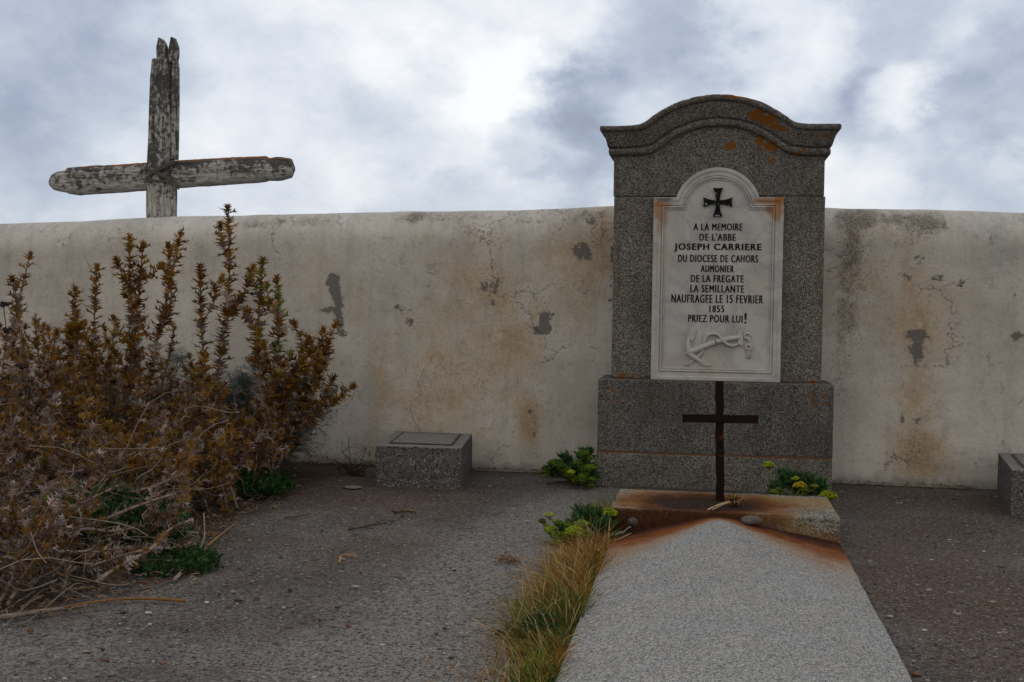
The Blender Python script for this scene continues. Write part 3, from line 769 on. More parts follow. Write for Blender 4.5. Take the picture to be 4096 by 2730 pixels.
mb.tube(pts, [.009+.009*math.sin(math.pi*i/(n_-1)) for i in range(n_)], 8, flat=FL)
def slab_poly(uv, d):
    pts = [c4(u, v) for u, v in uv]; mb.prism(pts, PY-d, PY+.001)
slab_poly([(525,975),(575,910),(640,878),(632,940),(598,1022),(560,990)], .009)
slab_poly([(718,1228),(775,1275),(828,1330),(760,1330),(678,1303),(700,1270)], .009)
slab_poly([(505,1180),(530,1110),(570,1120),(600,1180),(560,1190)], .010)
slab_poly([(1175,885),(1205,888),(1230,960),(1228,1070),(1190,1070),(1172,1040),(1160,960)], .014)
pts = [c4p(1285+38*math.cos(a_), 960+38*math.sin(a_), .004) for a_ in np.linspace(0, 2*math.pi, 20)]; mb.tube(pts, .0055, 6, cap=False)
anchor = sub('anchor_relief', mb, M_RELIEF, plaque, recalc=True)
mb = MB()
pts = interp([c4p(640,1235,.004), c4p(700,1180,.006), c4p(735,1100,.002), c4p(745,1020,.006), c4p(785,950,.008), c4p(850,925,.008), c4p(925,945,.010), c4p(975,1010,.014), c4p(1035,1060,.010), c4p(1105,1078,.006), c4p(1180,1048,.004)], 9)
mb.tube(pts, [.0088+.0014*math.sin(i*2.1) for i in range(len(pts))], 8)
for k in range(4):
    pts = interp([c4p(660,1205+k*6,.006), c4p(600,1250+k*6,.006), c4p(490+k*22,1328,.003)]); mb.tube(pts, [.005-.003*i/len(pts) for i in range(len(pts))], 5)
pts = interp([c4p(1262,975,.008), c4p(1300,1000,.012), c4p(1325,1060,.010), c4p(1340,1100,.008), c4p(1305,1130,.010), c4p(1268,1100,.010), c4p(1290,1060,.012), c4p(1325,1090,.012), c4p(1300,1140,.01)]); mb.tube(pts, .0068, 6)
for k in range(4):
    pts = interp([c4p(1288+k*7,1135,.009), c4p(1280+k*14,1190,.008), c4p(1268+k*18,1240,.004)]); mb.tube(pts, [.0045-.002*i/len(pts) for i in range(len(pts))], 5)
sub('rope_relief', mb, M_RELIEF, plaque)

# ------------------------------------------------------------------ grave slab and head block
SY0, SY1 = 2.62, 5.03
sl = MB(); xs_l, xr_, xs_r = -.372, .064, .545; ze, zr = .030, .126
N = 34
sec = [(xs_l, -.03), (xs_l, ze)]+[(xs_l+(xr_-xs_l)*i/12, ze+(zr-ze)*i/12) for i in range(1, 12)]+[(xr_, zr-.006)]+[(xr_+(xs_r-xr_)*i/12, zr+(ze-zr)*i/12) for i in range(1, 13)]+[(xs_r, -.03)]
vs = []; fs = []; m_ = len(sec)
for j in range(N+1):
    y = SY1+(SY0-SY1)*j/N
    for i, (x, z) in enumerate(sec): vs.append((x+(.012*(1-j/N) if x > .5 else (-.008*(1-j/N) if x < -.3 else 0)), y, z))
for j in range(N):
    for i in range(m_-1): fs.append((j*m_+i, j*m_+i+1, (j+1)*m_+i+1, (j+1)*m_+i))
fs.append(tuple(range(m_))[::-1]); fs.append(tuple(N*m_+i for i in range(m_)))
sl.add(vs, fs)
slab = sl.build('grave_slab', M_SLAB, None, origin=(.07, 3.8, 0), recalc=True); roughen(slab, .0035, 10)
tag(slab, 'pale speckled granite grave slab, low ridged like a roof, rust stained at its far end', 'grave slab')
mb = MB(); mb.box((-.40, 5.036, -.03), (.560, 5.585, .137)); hb = mb.build('head_block', M_HEAD, None, origin=(.07, 5.3, 0), bevel=.010); roughen(hb, .0045, 16, .05)
tag(hb, 'low granite block at the head of the slab, heavily stained orange by rust', 'stone block')

# iron cross
ib = gnd(2880, 2003, .137); YI = ib.y
ic = thing('iron_cross', 'thin rusty iron cross standing upright on the stained granite block', 'cross', ib)
def bar(pts, w_, d_, horiz=False):
    b = MB(); vs = []; fs = []; n = len(pts)
    for i, p in enumerate(pts):
        a_ = w_*(1+.10*nz(p.x*22, p.z*22, 3)); e = .004*nz(p.x*15, p.z*15, 8)
        for sx, sy in ((-1,-1),(1,-1),(1,1),(-1,1)):
            vs.append((p.x+(0 if horiz else sx*a_)+(0 if horiz else e), p.y+sy*d_, p.z+(sx*a_+e if horiz else 0)))
    for i in range(n-1):
        for k in range(4): fs.append((i*4+k, i*4+(k+1) % 4, i*4+4+(k+1) % 4, i*4+4+k))
    fs += [(3,2,1,0), tuple((n-1)*4+k for k in range(4))]
    b.add(vs, fs); return b
pt = at2(1653, 876, YI); pb_ = at2(1655, 1155, YI); pb_.z = .12
b = bar([pb_.lerp(pt, i/24) for i in range(25)], .0185, .006); o = b.build('upright', M_IRON, ic, bevel=.002)
pl_ = at2(1568, 961, YI-.011); pr_ = at2(1743, 964, YI-.011)
b = bar([pl_.lerp(pr_, i/16) for i in range(17)], .0185, .005, True); b.build('crossbar', M_IRON, ic, bevel=.002)

# ------------------------------------------------------------------ wooden cross behind the wall
YW = 8.0
def w1(u, v, Y=YW): return at(100+u/1.96, 100+v/1.96, Y)
wc = thing('wooden_cross', 'large weathered white wooden cross with broken split top, rising behind the wall', 'cross', (w1(1070, 1500).x, YW, 0))
def timber(rows, depth, chamfer=.25, cap=True, seed=0, amp=.008):   # rows: (left,right,z)
    b = MB(); vs = []; fs = []
    S = 20
    for r, (xl, xr, z) in enumerate(rows):
        cx = (xl+xr)/2; hw = (xr-xl)/2*.985
        for k in range(S):
            an = 2*math.pi*(k+.5)/S; c, s_ = math.cos(an), math.sin(an)
            e = 3.2
            rr = (abs(c)**e+abs(s_)**e)**(-1/e)
            q = 1+amp*8*nz(c*2.2+seed, s_*2.2, z*1.2)+amp*5*nz(c*7+seed, s_*7, z*2.5)
            vs.append((cx+hw*rr*c*q, YW-(.012 if depth < .0801 else 0)+depth/2+depth/2*rr*s_*q, z))
    for r in range(len(rows)-1):
        for k in range(S): fs.append((r*S+k, r*S+(k+1) % S, (r+1)*S+(k+1) % S, (r+1)*S+k))
    fs += [tuple(range(S))[::-1], tuple((len(rows)-1)*S+k for k in range(S))]
    b.add(vs, fs, smooth=True); return b
def rows_from(tabl, n=30, extra=(), depth=.10):
    vv = np.linspace(tabl[0][0], tabl[-1][0], n); out = list(extra)
    st = sorted(tabl)
    ls = np.interp(vv, [t_[0] for t_ in st], [t_[1] for t_ in st]); rs = np.interp(vv, [t_[0] for t_ in st], [t_[2] for t_ in st])
    for v, l, r in zip(vv, ls, rs):
        a_, c_ = w1(l, v, YW+depth*.1), w1(r, v, YW+depth*.9); out.append((a_.x, c_.x, (a_.z+c_.z)/2))
    return out
tab = [(1500,936,1204),(1290,938,1206),(1240,942,1185),(1060,946,1184),(900,953,1190),(600,960,1194),(420,968,1194),(272,982,1192)]
rw = rows_from(tab, 36); xl0, xr0, z0 = rw[0]
rw = [(xl0-.01, xr0+.01, 0.0), (xl0-.005, xr0, .8)]+rw
b = timber(rw, .10, seed=1, amp=.004); post = b.build('post', M_WOODZ, wc)
rw = rows_from([(1056,1148,1206),(900,1146,1211),(600,1146,1215),(300,1150,1214),(292,1158,1207)], 18, depth=.06); b = timber(rw, .08, seed=4, amp=.006); b.build('split_board', M_WOODZ, wc)
def prong(tabl, seed, tipcut):
    rw = rows_from(tabl, 10, depth=.05); b = timber(rw, .085, seed=seed, amp=.012)
    return b.build('split_prong', M_WOODZ, wc)
prong([(290,1022,1126),(230,1018,1124),(170,1018,1118),(140,1028,1104),(105,1042,1075)], 7, 0)
prong([(300,1092,1192),(230,1112,1204),(170,1120,1203),(140,1128,1190),(100,1140,1172)], 9, 0)
# crossbar, lofted along x
brow = [(205,1205,1270),(225,1175,1295),(280,1148,1310),(335,1142,1318),(352,1122,1325),(420,1112,1333),(600,1103,1328),(780,1093,1315),(945,1084,1300),(1150,1068,1285),(1400,1052,1268),(1700,1038,1246),(1880,1030,1235),(1905,1034,1225),(1915,1048,1222),(2000,1036,1224),(2080,1048,1200),(2105,1075,1170),(2112,1110,1150)]
b = MB(); vs = []; fs = []; S = 20; YBR = YW+.10
us = sorted(set(list(np.linspace(205, 2112, 60))+[335, 352, 1895, 1912]))
for i, u in enumerate(us):
    t_ = np.interp(u, [r[0] for r in brow], [r[1] for r in brow]); bb = np.interp(u, [r[0] for r in brow], [r[2] for r in brow])
    A_, B_ = w1(u, t_, YBR), w1(u, bb, YBR); hz = (A_.z-B_.z)/2; cz = (A_.z+B_.z)/2; dp = min(.075, hz*1.1)
    for k in range(S):
        an = 2*math.pi*(k+.5)/S; c, s_ = math.cos(an), math.sin(an); rr = (abs(c)**2.6+abs(s_)**2.6)**(-1/2.6)
        q = 1+.05*nz(u*.006, c*2, s_*2)+.035*nz(u*.02, c*6, s_*6)
        vs.append((A_.x, YBR+dp*rr*c*q, cz+hz*rr*s_*q))
for i in range(len(us)-1):
    for k in range(S): fs.append((i*S+k, i*S+(k+1) % S, (i+1)*S+(k+1) % S, (i+1)*S+k))
fs += [tuple(range(S))[::-1], tuple((len(us)-1)*S+k for k in range(S))]
b.add(vs, fs, smooth=True); b.build('crossbar', M_WOODX, wc, recalc=True)
for pth in ([(945,1205),(1000,1150),(1080,1110),(1150,1078),(1185,1070)], [(948,1225),(990,1170),(1060,1135),(1150,1090),(1180,1082)], [(945,1105),(1000,1150),(1080,1190),(1160,1240),(1205,1290)], [(935,1235),(1000,1222),(1100,1228),(1170,1262),(1205,1285)], [(940,1110),(990,1140),(1090,1180),(1165,1225),(1200,1270)]):
    b = MB(); b.tube(interp([w1(u, v, YW-.012) for u, v in pth]), .0075, 6); b.build('wire_lashing', M_WIRE, wc)

# ------------------------------------------------------------------ small granite blocks by the wall
def stone_block(name, cs, h, label, zb=-.02):
    cen = sum((Vector((c[0], c[1], 0)) for c in cs), Vector())/4
    t = thing(name, label, 'stone block', cen, group='small granite blocks at the foot of the wall')
    mb = MB(); vs = [(x, y, zb) for x, y in cs]+[(x, y, h) for x, y in cs]
    mb.add(vs, [(0,3,2,1),(0,1,5,4),(1,2,6,5),(2,3,7,6),(3,0,4,7),(4,5,6,7)])
    o = mb.build('body', M_TERR, t, bevel=.006); roughen(o, .003, 18, .05)
    def uv(a_, b_): p = (Vector(cs[0]).lerp(Vector(cs[1]), a_)).lerp(Vector(cs[3]).lerp(Vector(cs[2]), a_), b_); return (p.x, p.y)
    mb = MB(); I = [uv(.15,.17), uv(.85,.17), uv(.85,.84), uv(.15,.84)]; O_ = [uv(.120,.128), uv(.880,.128), uv(.880,.880), uv(.120,.880)]
    vs = [(x, y, h+.0045) for x, y in O_]+[(x, y, h+.0045) for x, y in I]
    mb.add(vs, [(i, (i+1) % 4, (i+1) % 4+4, i+4) for i in range(4)]); mb.build('panel_groove', M_GROOVE, t)
    mb = MB(); vs = [(x, y, h-.01) for x, y in I]+[(x, y, h+.0062) for x, y in I]
    mb.add(vs, [(0,1,5,4),(1,2,6,5),(2,3,7,6),(3,0,4,7),(4,5,6,7)]); mb.build('top_panel', M_TERR, t, bevel=.003)
    return t
stone_block('stone_block', [(-1.780,6.205),(-1.303,6.203),(-1.388,6.93),(-1.872,6.95)], .226, 'small speckled granite block with a framed top, left of the tall gravestone beside dry thistles')
stone_block('stone_block', [(1.492,6.10),(1.97,6.08),(2.07,6.82),(1.598,6.84)], .226, 'small speckled granite block cut off by the right edge, against the wall')

# ------------------------------------------------------------------ vegetation builders
def rv(s=1): return Vector((rnd.uniform(-1,1), rnd.uniform(-1,1), rnd.uniform(-1,1)))*s
def jit(c, k=.2):
    f = 1+rnd.uniform(-k, k); return tuple(max(0, a_*f*(1+rnd.uniform(-k*.25, k*.25))) for a_ in c)
def spiny_leaf(mb, o, out, up, L, col, curl=.45):
    out = out.normalized(); side = out.cross(up); side = side.normalized() if side.length > 1e-4 else out.orthogonal().normalized()
    nrm = side.cross(out).normalized()
    W = L*.11
    ts = (0, .22, .46, .70, 1.0)
    m = [o+out*(L*t)+nrm*(L*(.10*math.sin(t*3)-curl*t*t)) for t in ts]
    wd = (.45, .95, .8, .5)
    cup = .55
    Lp = [m[i]+side*(W*wd[i])+nrm*(W*wd[i]*cup) for i in range(4)]; Rp = [m[i]-side*(W*wd[i])+nrm*(W*wd[i]*cup) for i in range(4)]
    vs = m+Lp+Rp; fs = []
    for i in range(3): fs += [(i, i+1, 5+i+1, 5+i), (i, 9+i, 9+i+1, i+1)]
    fs += [(3, 4, 8), (3, 12, 4)]
    for i, (sl_, fw) in enumerate(((.46, .16), (.46, .26), (.32, .34))):
        for sg, base in ((1, 5), (-1, 9)):
            mid_ = (vs[base+i]+vs[base+i+1])/2
            tip = mid_+side*(sg*L*sl_*rnd.uniform(.7, 1.15))+out*(L*fw*rnd.uniform(.6, 1.2))+nrm*(L*rnd.uniform(-.05, .22))
            k = len(vs); vs.append(tip)
            fs.append((base+i, base+i+1, k) if sg > 0 else (base+i+1, base+i, k))
    tipc = tuple(min(1, c*1.35+.015) for c in col)
    cs = [col]*13+[tipc]*(len(vs)-13); cs[4] = tipc
    mb.add(vs, fs, cs)
BROWN = [(.18,.083,.014), (.22,.105,.018), (.13,.056,.010), (.27,.14,.028), (.19,.108,.015), (.10,.046,.012)]
PALE = [(.20,.145,.115), (.27,.205,.17), (.14,.09,.06), (.44,.37,.33), (.16,.085,.035), (.095,.06,.045), (.20,.11,.04), (.24,.18,.155), (.17,.125,.105)]
GREENISH = [(.13,.16,.02), (.20,.19,.03), (.09,.13,.02)]
def leaf_col(h, green=0.0, pale=.5):
    if rnd.random() < green: return jit(rnd.choice(GREENISH))
    return jit(rnd.choice(PALE if rnd.random() < pale else BROWN), .25)
def leafy(mbl, pts, spacing, L0, L1, pale0, pale1, green=0, ang0=0., tipn=4):
    pts = [Vector(p) for p in pts]
    seg = [0]
    for i in range(1, len(pts)): seg.append(seg[-1]+(pts[i]-pts[i-1]).length)
    tot = seg[-1]; d = 0; a_ = ang0
    while d < tot:
        i = max(j for j in range(len(seg)) if seg[j] <= d); i = min(i, len(pts)-2)
        f = (d-seg[i])/max(1e-6, seg[i+1]-seg[i]); p = pts[i].lerp(pts[i+1], f); t = (pts[i+1]-pts[i]).normalized()
        x = t.orthogonal().normalized(); y = t.cross(x); h = d/tot
        out = (x*math.cos(a_)+y*math.sin(a_))*rnd.uniform(.7, 1.15)+t*rnd.uniform(.4, 1.1)+rv(.2)
        L = (L0+(L1-L0)*h)*rnd.uniform(.75, 1.2)
        spiny_leaf(mbl, p, out, t, L, leaf_col(h, green*(h > .55), pale0+(pale1-pale0)*h), curl=rnd.uniform(.15, .55))
        d += spacing*rnd.uniform(.7, 1.3); a_ += 2.4+rnd.uniform(-.4, .4)
    t = (pts[-1]-pts[-2]).normalized(); x = t.orthogonal().normalized(); y = t.cross(x)
    for k in range(tipn):
        an = 2*math.pi*k/tipn+a_
        spiny_leaf(mbl, pts[-1], (x*math.cos(an)+y*math.sin(an))*.36+t, t, L1*rnd.uniform(.6, 1.0), leaf_col(1, green, pale1), curl=rnd.uniform(.0, .3))
def bend(p0, p1, k=.06, n=8, sag=0):
    p0, p1 = Vector(p0), Vector(p1); L = (p1-p0).length; o1, o2 = rv(k*L), rv(k*L*.6)
    return [p0.lerp(p1, i/n)+o1*math.sin(math.pi*i/n)+o2*math.sin(2*math.pi*i/n)+Vector((0, 0, sag*L))*math.sin(math.pi*i/n) for i in range(n+1)]
def thistle(mbs, mbl, base, tip, nbr=4, brl=.3, green=0, L0=.085, L1=.062, bare=.2, pale0=.8, pale1=.12, spacing=.022):
    pts = bend(base, tip, .045, 10); n = len(pts)
    sc_ = [jit((.26,.20,.16)) if i < n*.7 else jit((.19,.11,.06)) for i in range(n)]
    mbs.tube(pts, [.0085-.005*i/(n-1) for i in range(n)], 5, sc_)
    i0 = int(bare*n); leafy(mbl, pts[i0:], spacing, L0, L1, pale0, pale1, green, rnd.random()*6)
    H = (Vector(tip)-Vector(base)).length
    for b_ in range(nbr):
        i = rnd.randint(int(n*.30), int(n*.78)); p = pts[i]; an = rnd.random()*6.28
        L = brl*rnd.uniform(.55, 1.15)*(1.1-.5*i/n)
        q = p+Vector((math.cos(an)*.52, math.sin(an)*.52, .85))*L+rv(.04)
        bp_ = bend(p, q, .10, 6); mbs.tube(bp_, [.0045-.002*j/6 for j in range(7)], 4, jit((.22,.14,.09)))
        leafy(mbl, bp_[1:], spacing*1.05, L0*.85, L1*.9, pale0*.6, pale1, green, rnd.random()*6)

# tall single thistles: (tip x, tip y in the photo's 2353 px frame, depth of the foot, branches, green, label)
TALL = [
 (524,487,6.1,3,.06,'tallest dead thistle stalk, its greenish tip just breaking the line of the wall top'),
 (414,542,5.9,3,.0,'dead brown thistle stalk directly below the wooden cross, ending in one large spiny head'),
 (298,556,5.8,3,.0,'dead brown thistle, taller of the close pair below the left arm of the wooden cross'),
 (328,572,5.9,2,.0,'slimmer dead thistle stalk of the close pair below the left arm of the wooden cross'),
 (222,622,5.6,3,.0,'dead thistle with a wide star-shaped top, left of the close pair'),
 (172,672,5.4,3,.0,'short brown thistle stalk just left of the star-topped stalk'),
 (68,592,5.9,1,.0,'lone thin dead thistle stalk at the far left with bare gaps between its leaves'),
 (603,608,6.2,5,.25,'dead thistle stalk with a yellow curled tip, right of the tallest stalk'),
 (637,650,6.2,4,.45,'thistle stalk still carrying bright green leaves near its top'),
 (742,765,6.3,5,.0,'brown thistle stalk standing clear of the thicket below the big patch of lost plaster'),
 (805,892,6.3,3,.0,'brown thistle stalk leaning far out to the right, nearest to the small granite block'),
 (690,835,6.2,4,.0,'rusty brown thistle stalk in front of the grey-leaved shrub'),
 (460,625,5.7,3,.05,'bushy dead thistle stalk beside the tallest stalk, on its left'),
 (30,800,5.2,3,.0,'dead thistle clump at the left picture edge under the dark seed heads'),
]
PALE0 = .8
GRP = 'dead thistle stalks by the wall'
for (tx, ty, Y, nb, gr_, lab) in TALL:
    tip = at2(tx, ty, Y); foot = Vector((tip.x+rnd.uniform(-.12, .12), Y-rnd.uniform(0, .15), 0))
    if tx > 730: foot = Vector((tip.x-(.25 if tx < 800 else .75), Y-.1, 0))
    elif tx > 680: foot.x -= .15
    t = thing('dead_thistle', lab, 'thistle', foot, GRP)
    ms, ml = MB(), MB()
    thistle(ms, ml, foot, tip, nb+(2 if tx > 680 else 0), .36, gr_, L0=.090, L1=.062, bare=.2, pale0=.85 if tx > 100 else .9, pale1=.0 if tx > 100 else .3, spacing=.0165 if tx > 100 else .024)
    ms.build('stem', M_STEM, t); ml.build('spiny_leaves', M_THIST, t)

# thicket between them
EDGE = [(3.1,-2.15),(3.35,-2.12),(3.6,-2.02),(3.9,-1.93),(4.25,-2.02),(4.7,-2.12),(5.25,-2.26),(5.8,-2.24),(6.2,-2.38),(6.5,-2.6),(6.95,-2.95)]
def xedge(y): return float(np.interp(y, [e[0] for e in EDGE], [e[1] for e in EDGE]))
def hcap(y): return float(np.interp(y, [3.2, 3.7, 4.3, 5.0, 5.6, 6.2, 6.9], [.30, .42, .60, .78, .90, .96, .92]))
ms, ml = MB(), MB()
cnt = 0
while cnt < 165:
    y = rnd.uniform(3.4, 6.85); xr2 = xedge(y)-.05; xl2 = -.665*y-.35
    if xl2 >= xr2: continue
    x = rnd.uniform(xl2, xr2); dd = min(1, max(.0, (xr2-x)/.75))
    h = hcap(y)*(.42+.58*dd)*rnd.uniform(.40, 1.0)
    if y < 4.6 and rnd.random() < .5: continue
    lean = rnd.uniform(.1, .5) if y < 4.6 else rnd.uniform(.0, .3)
    an = rnd.random()*6.28
    tip = Vector((min(x+math.cos(an)*lean*h, xedge(y)+.1), max(3.35, y+math.sin(an)*lean*h), h))
    tip.x = min(tip.x, xr2+.06)
    near_ = y < 4.7
    thistle(ms, ml, (x, y, 0), tip, rnd.randint(2, 4), .26, .01, L0=rnd.uniform(.036,.058) if near_ else rnd.uniform(.05,.066), L1=rnd.uniform(.034,.05) if near_ else rnd.uniform(.045,.058), bare=.12, pale0=.97 if near_ else .9, pale1=rnd.choice((.6,.95,1)) if near_ else rnd.choice((.05,.3,.6,.85)), spacing=.0145 if near_ else .018)
    cnt += 1
for k in range(34):     # low side shoots along the right foot of the thicket
    y = rnd.uniform(5.0, 6.5); x = xedge(y)-rnd.uniform(-.06, .45); h = rnd.uniform(.16, .46)
    thistle(ms, ml, (x, y, 0), (x+rnd.uniform(-.15, .12), y+rnd.uniform(-.2, .1), h), rnd.randint(2, 3), .2, 0, L0=.05, L1=.045, bare=.05, pale0=.8, pale1=rnd.choice((.1,.5,.8)), spacing=.017)
# broken, fallen stalks in the front
for k in range(46):
    y = rnd.uniform(3.45, 4.9); x = rnd.uniform(-.665*y-.2, xedge(y)-.08)
    an = rnd.uniform(-.5, 3.6); L = rnd.uniform(.3, .7); z0 = rnd.uniform(.02, .22)
    q = Vector((min(x+math.cos(an)*L*.8, xedge(y)+.02), max(3.35, y+math.sin(an)*L*.6), max(.02, z0+rnd.uniform(-.15, .3)*L)))
    pts = bend((x, y, z0), q, .07, 7); ms.tube(pts, [.008-.004*i/7 for i in range(8)], 5, jit((.30,.235,.185)))
    leafy(ml, pts, .016, .046, .036, .95, .9, 0, rnd.random()*6, tipn=3)
th = thing('thistle_thicket', 'dense tangle of dry brown and grey thistles filling the left foreground', 'thistle thicket', (-3.0, 5.0, 0)); th['kind'] = 'stuff'
ms.build('stems', M_STEM, th); ml.build('spiny_leaves', M_THIST, th)

# fine straw caught in the thicket
mb = MB()
for k in range(620):
    y = rnd.uniform(3.4, 6.9); x = rnd.uniform(-.665*y-.2, xedge(y)+.05)
    z = abs(rnd.gauss(0, .3))*hcap(y); L = rnd.uniform(.12, .45); an = rnd.random()*6.28
    d = Vector((math.cos(an), math.sin(an), rnd.uniform(-.4, .6)))*L
    q = Vector((x, y, z))+d; q.z = max(.01, q.z); q.x = min(q.x, xedge(q.y)+.08)
    mb.tube(bend((x, y, max(.01, z)), q, .12, 5), rnd.choice((.0012, .0016, .0024)), 3, jit(rnd.choice([(.30,.235,.17),(.20,.12,.06),(.36,.295,.235),(.15,.10,.07),(.24,.19,.15)])), cap=False)
o = mb.build('straw', M_GRASS, None, origin=(-3, 5, 0)); tag(o, 'loose dry straw caught among the thistles', 'straw', kind='stuff')

# grey-leaved shrubs (pinnate silvery leaves)
def pinnate(mb, o, d, L, col, n=7, w=.16):
    d = d.normalized(); side = d.cross(Vector((0, 0, 1))); side = side.normalized() if side.length > .01 else Vector((1, 0, 0)); nr = side.cross(d)
    for i in range(n):
        t = (i+1)/(n+.5); p = o+d*(L*t)-nr*(L*.25*t*t); ll = L*.30*math.sin(math.pi*(.25+.65*t))
        for sg in (-1, 1):
            q = p+(side*sg*.9+d*.5)*ll+nr*rnd.uniform(0, .1)*L; wv = d*(L*w*.28)
            mb.add([p-wv*.4, p+wv*.4, q+wv*.5, q-wv*.5], [(0,1,2,3)], col)
    e = o+d*L-nr*L*.25; wv = side*(L*.02)
    mb.add([o-wv, o+wv, e+wv*.4, e-wv*.4], [(0,1,2,3)], col)
def grey_shrub(cen, r, h, nl, label, dark=.5):
    t = thing('grey_shrub', label, 'shrub', (cen[0], cen[1], 0), 'grey-leaved shrubs behind the thistles'); ms, ml = MB(), MB()
    for k in range(16):
        an = rnd.random()*6.28; rr = rnd.uniform(.2, 1)*r
        tip = Vector((cen[0]+math.cos(an)*rr, min(6.92, cen[1]+math.sin(an)*rr*.6), h*rnd.uniform(.25, .95)))
        pts = bend((cen[0]+rnd.uniform(-.05,.05), cen[1], 0), tip, .08, 6); ms.tube(pts, [.006-.003*i/6 for i in range(7)], 4, (.12,.10,.08))
        for j in range(nl//16):
            i = rnd.randint(1, 6); p = pts[i]+rv(.03)
            c = jit((.055,.07,.06) if rnd.random() < dark else (.21,.235,.225), .25)
            pinnate(ml, p, (Vector((math.cos(an), math.sin(an)*.6, .3))*.6+rv(.9)+Vector((0,0,.45))), rnd.uniform(.08, .14), c)
    ms.build('stem', M_STEM, t); ml.build('foliage', M_LEAF, t)
grey_shrub((-2.58, 6.5), .46, .60, 1900, 'grey-green leaved shrub showing at the right end of the thistles, close to the wall', .55)
grey_shrub((-3.3, 6.6), .4, .72, 420, 'silver-leaved shrub half hidden in the middle of the thistles', .3)
grey_shrub((-4.45, 6.4), .35, .62, 300, 'silver-leaved shrub at the left picture edge behind the thistles', .35)

# low green herbs
def herb(cen, r, h, n, cols, label, cat='herb', grp='low green herbs under the thistles', sz=.016):
    t = thing('green_herb', label, cat, (cen[0], cen[1], 0), grp); ml, ms = MB(), MB()
    for k in range(n):
        an = rnd.random()*6.28; rr = r*math.sqrt(rnd.random()); p0 = Vector((cen[0]+math.cos(an)*rr*.6, cen[1]+math.sin(an)*rr*.6, 0))
        p1 = Vector((cen[0]+math.cos(an)*rr, cen[1]+math.sin(an)*rr, h*rnd.uniform(.3, 1)*(1-.5*(rr/r)**2)))
        ms.tube([p0, p0.lerp(p1, .5)+Vector((0, 0, .02)), p1], .0014, 3, (.06,.09,.02), cap=False)
        c = jit(rnd.choice(cols), .25)
        for l_ in range(6):
            d = rv(1); d.z = abs(d.z)*.6; d.normalize(); s_ = d.orthogonal().normalized(); s2 = sz*rnd.uniform(.6, 1.2); q = p1+rv(.02)
            vs = [q, q+d*s2*.5+s_*s2*.45, q+d*s2*.8+s_*s2*.2, q+d*s2*1.2, q+d*s2*.8-s_*s2*.2, q+d*s2*.5-s_*s2*.45]
            ml.add(vs, [(0,1,2,3), (0,3,4,5)], c)
    ms.build('stem', M_STEM, t); ml.build('foliage', M_LEAF, t)
GC = [(.016,.05,.012), (.026,.068,.016), (.010,.032,.009), (.045,.095,.028)]
for px_, py_, r, h, n, lab in [(215,1245,.34,.26,1100,'dark green leafy herb, largest, at the front of the thistle thicket'), (90,1265,.2,.18,420,'small green herb near the left picture edge under the thistles'), (385,1285,.17,.06,280,'low green herb spreading onto the concrete at the front edge of the thistles'),
                               (300,1215,.16,.22,200,'green herb hidden among pale thistle stems behind the largest herb'), (575,1115,.2,.15,420,'green herb at the right end of the thistles below the grey shrub'), (490,1115,.15,.2,180,'green herb glimpsed deep inside the thistles')]:
    p = gnd2(px_, py_+25); herb((p.x, p.y+.05), r, h, n, GC, lab)

# wild carrots gone to seed at the left edge
for hx, hy, Y, lab in [(8,706,5.4,'dark dried umbel on a thin stem, highest at the left picture edge'), (16,766,5.3,'small dark dried umbel just below the highest one at the left edge'), (18,876,5.0,'dark dried seed head lower at the left edge, beside another'), (50,850,5.0,'dark dried seed head leaning right among the thistles at left'),
                      (632,800,6.3,'fine branched dry umbel among the right-hand thistle stalks')]:
    h = at2(hx, hy, Y); foot = Vector((h.x+rnd.uniform(-.08, .12), Y+rnd.uniform(-.1, .1), 0)); t = thing('dry_umbel', lab, 'dry flower', foot, 'dried umbels among the thistles')
    m1, m2 = MB(), MB(); big = hx < 40
    m1.tube(bend(foot, h, .05, 8), .0026, 4, (.10,.07,.05))
    for k in range(22):
        d = Vector((rnd.uniform(-1,1), rnd.uniform(-1,1), rnd.uniform(.3, 1.1))).normalized()*rnd.uniform(.02, .034); m2.tube([h, h+d*.6, h+d], .0012, 3, (.08,.055,.04), cap=False)
        for j in range(3):
            c = h+d+rv(.006); s_ = .0055; m2.add([c+Vector((s_,0,0)), c+Vector((0,s_,0)), c+Vector((-s_,0,0)), c+Vector((0,-s_,0)), c+Vector((0,0,s_)), c-Vector((0,0,s_))], [(0,1,4),(1,2,4),(2,3,4),(3,0,4),(1,0,5),(2,1,5),(3,2,5),(0,3,5)], (.055,.038,.03))
    m1.build('stem', M_STEM, t); m2.build('seed_head', M_STEM, t)

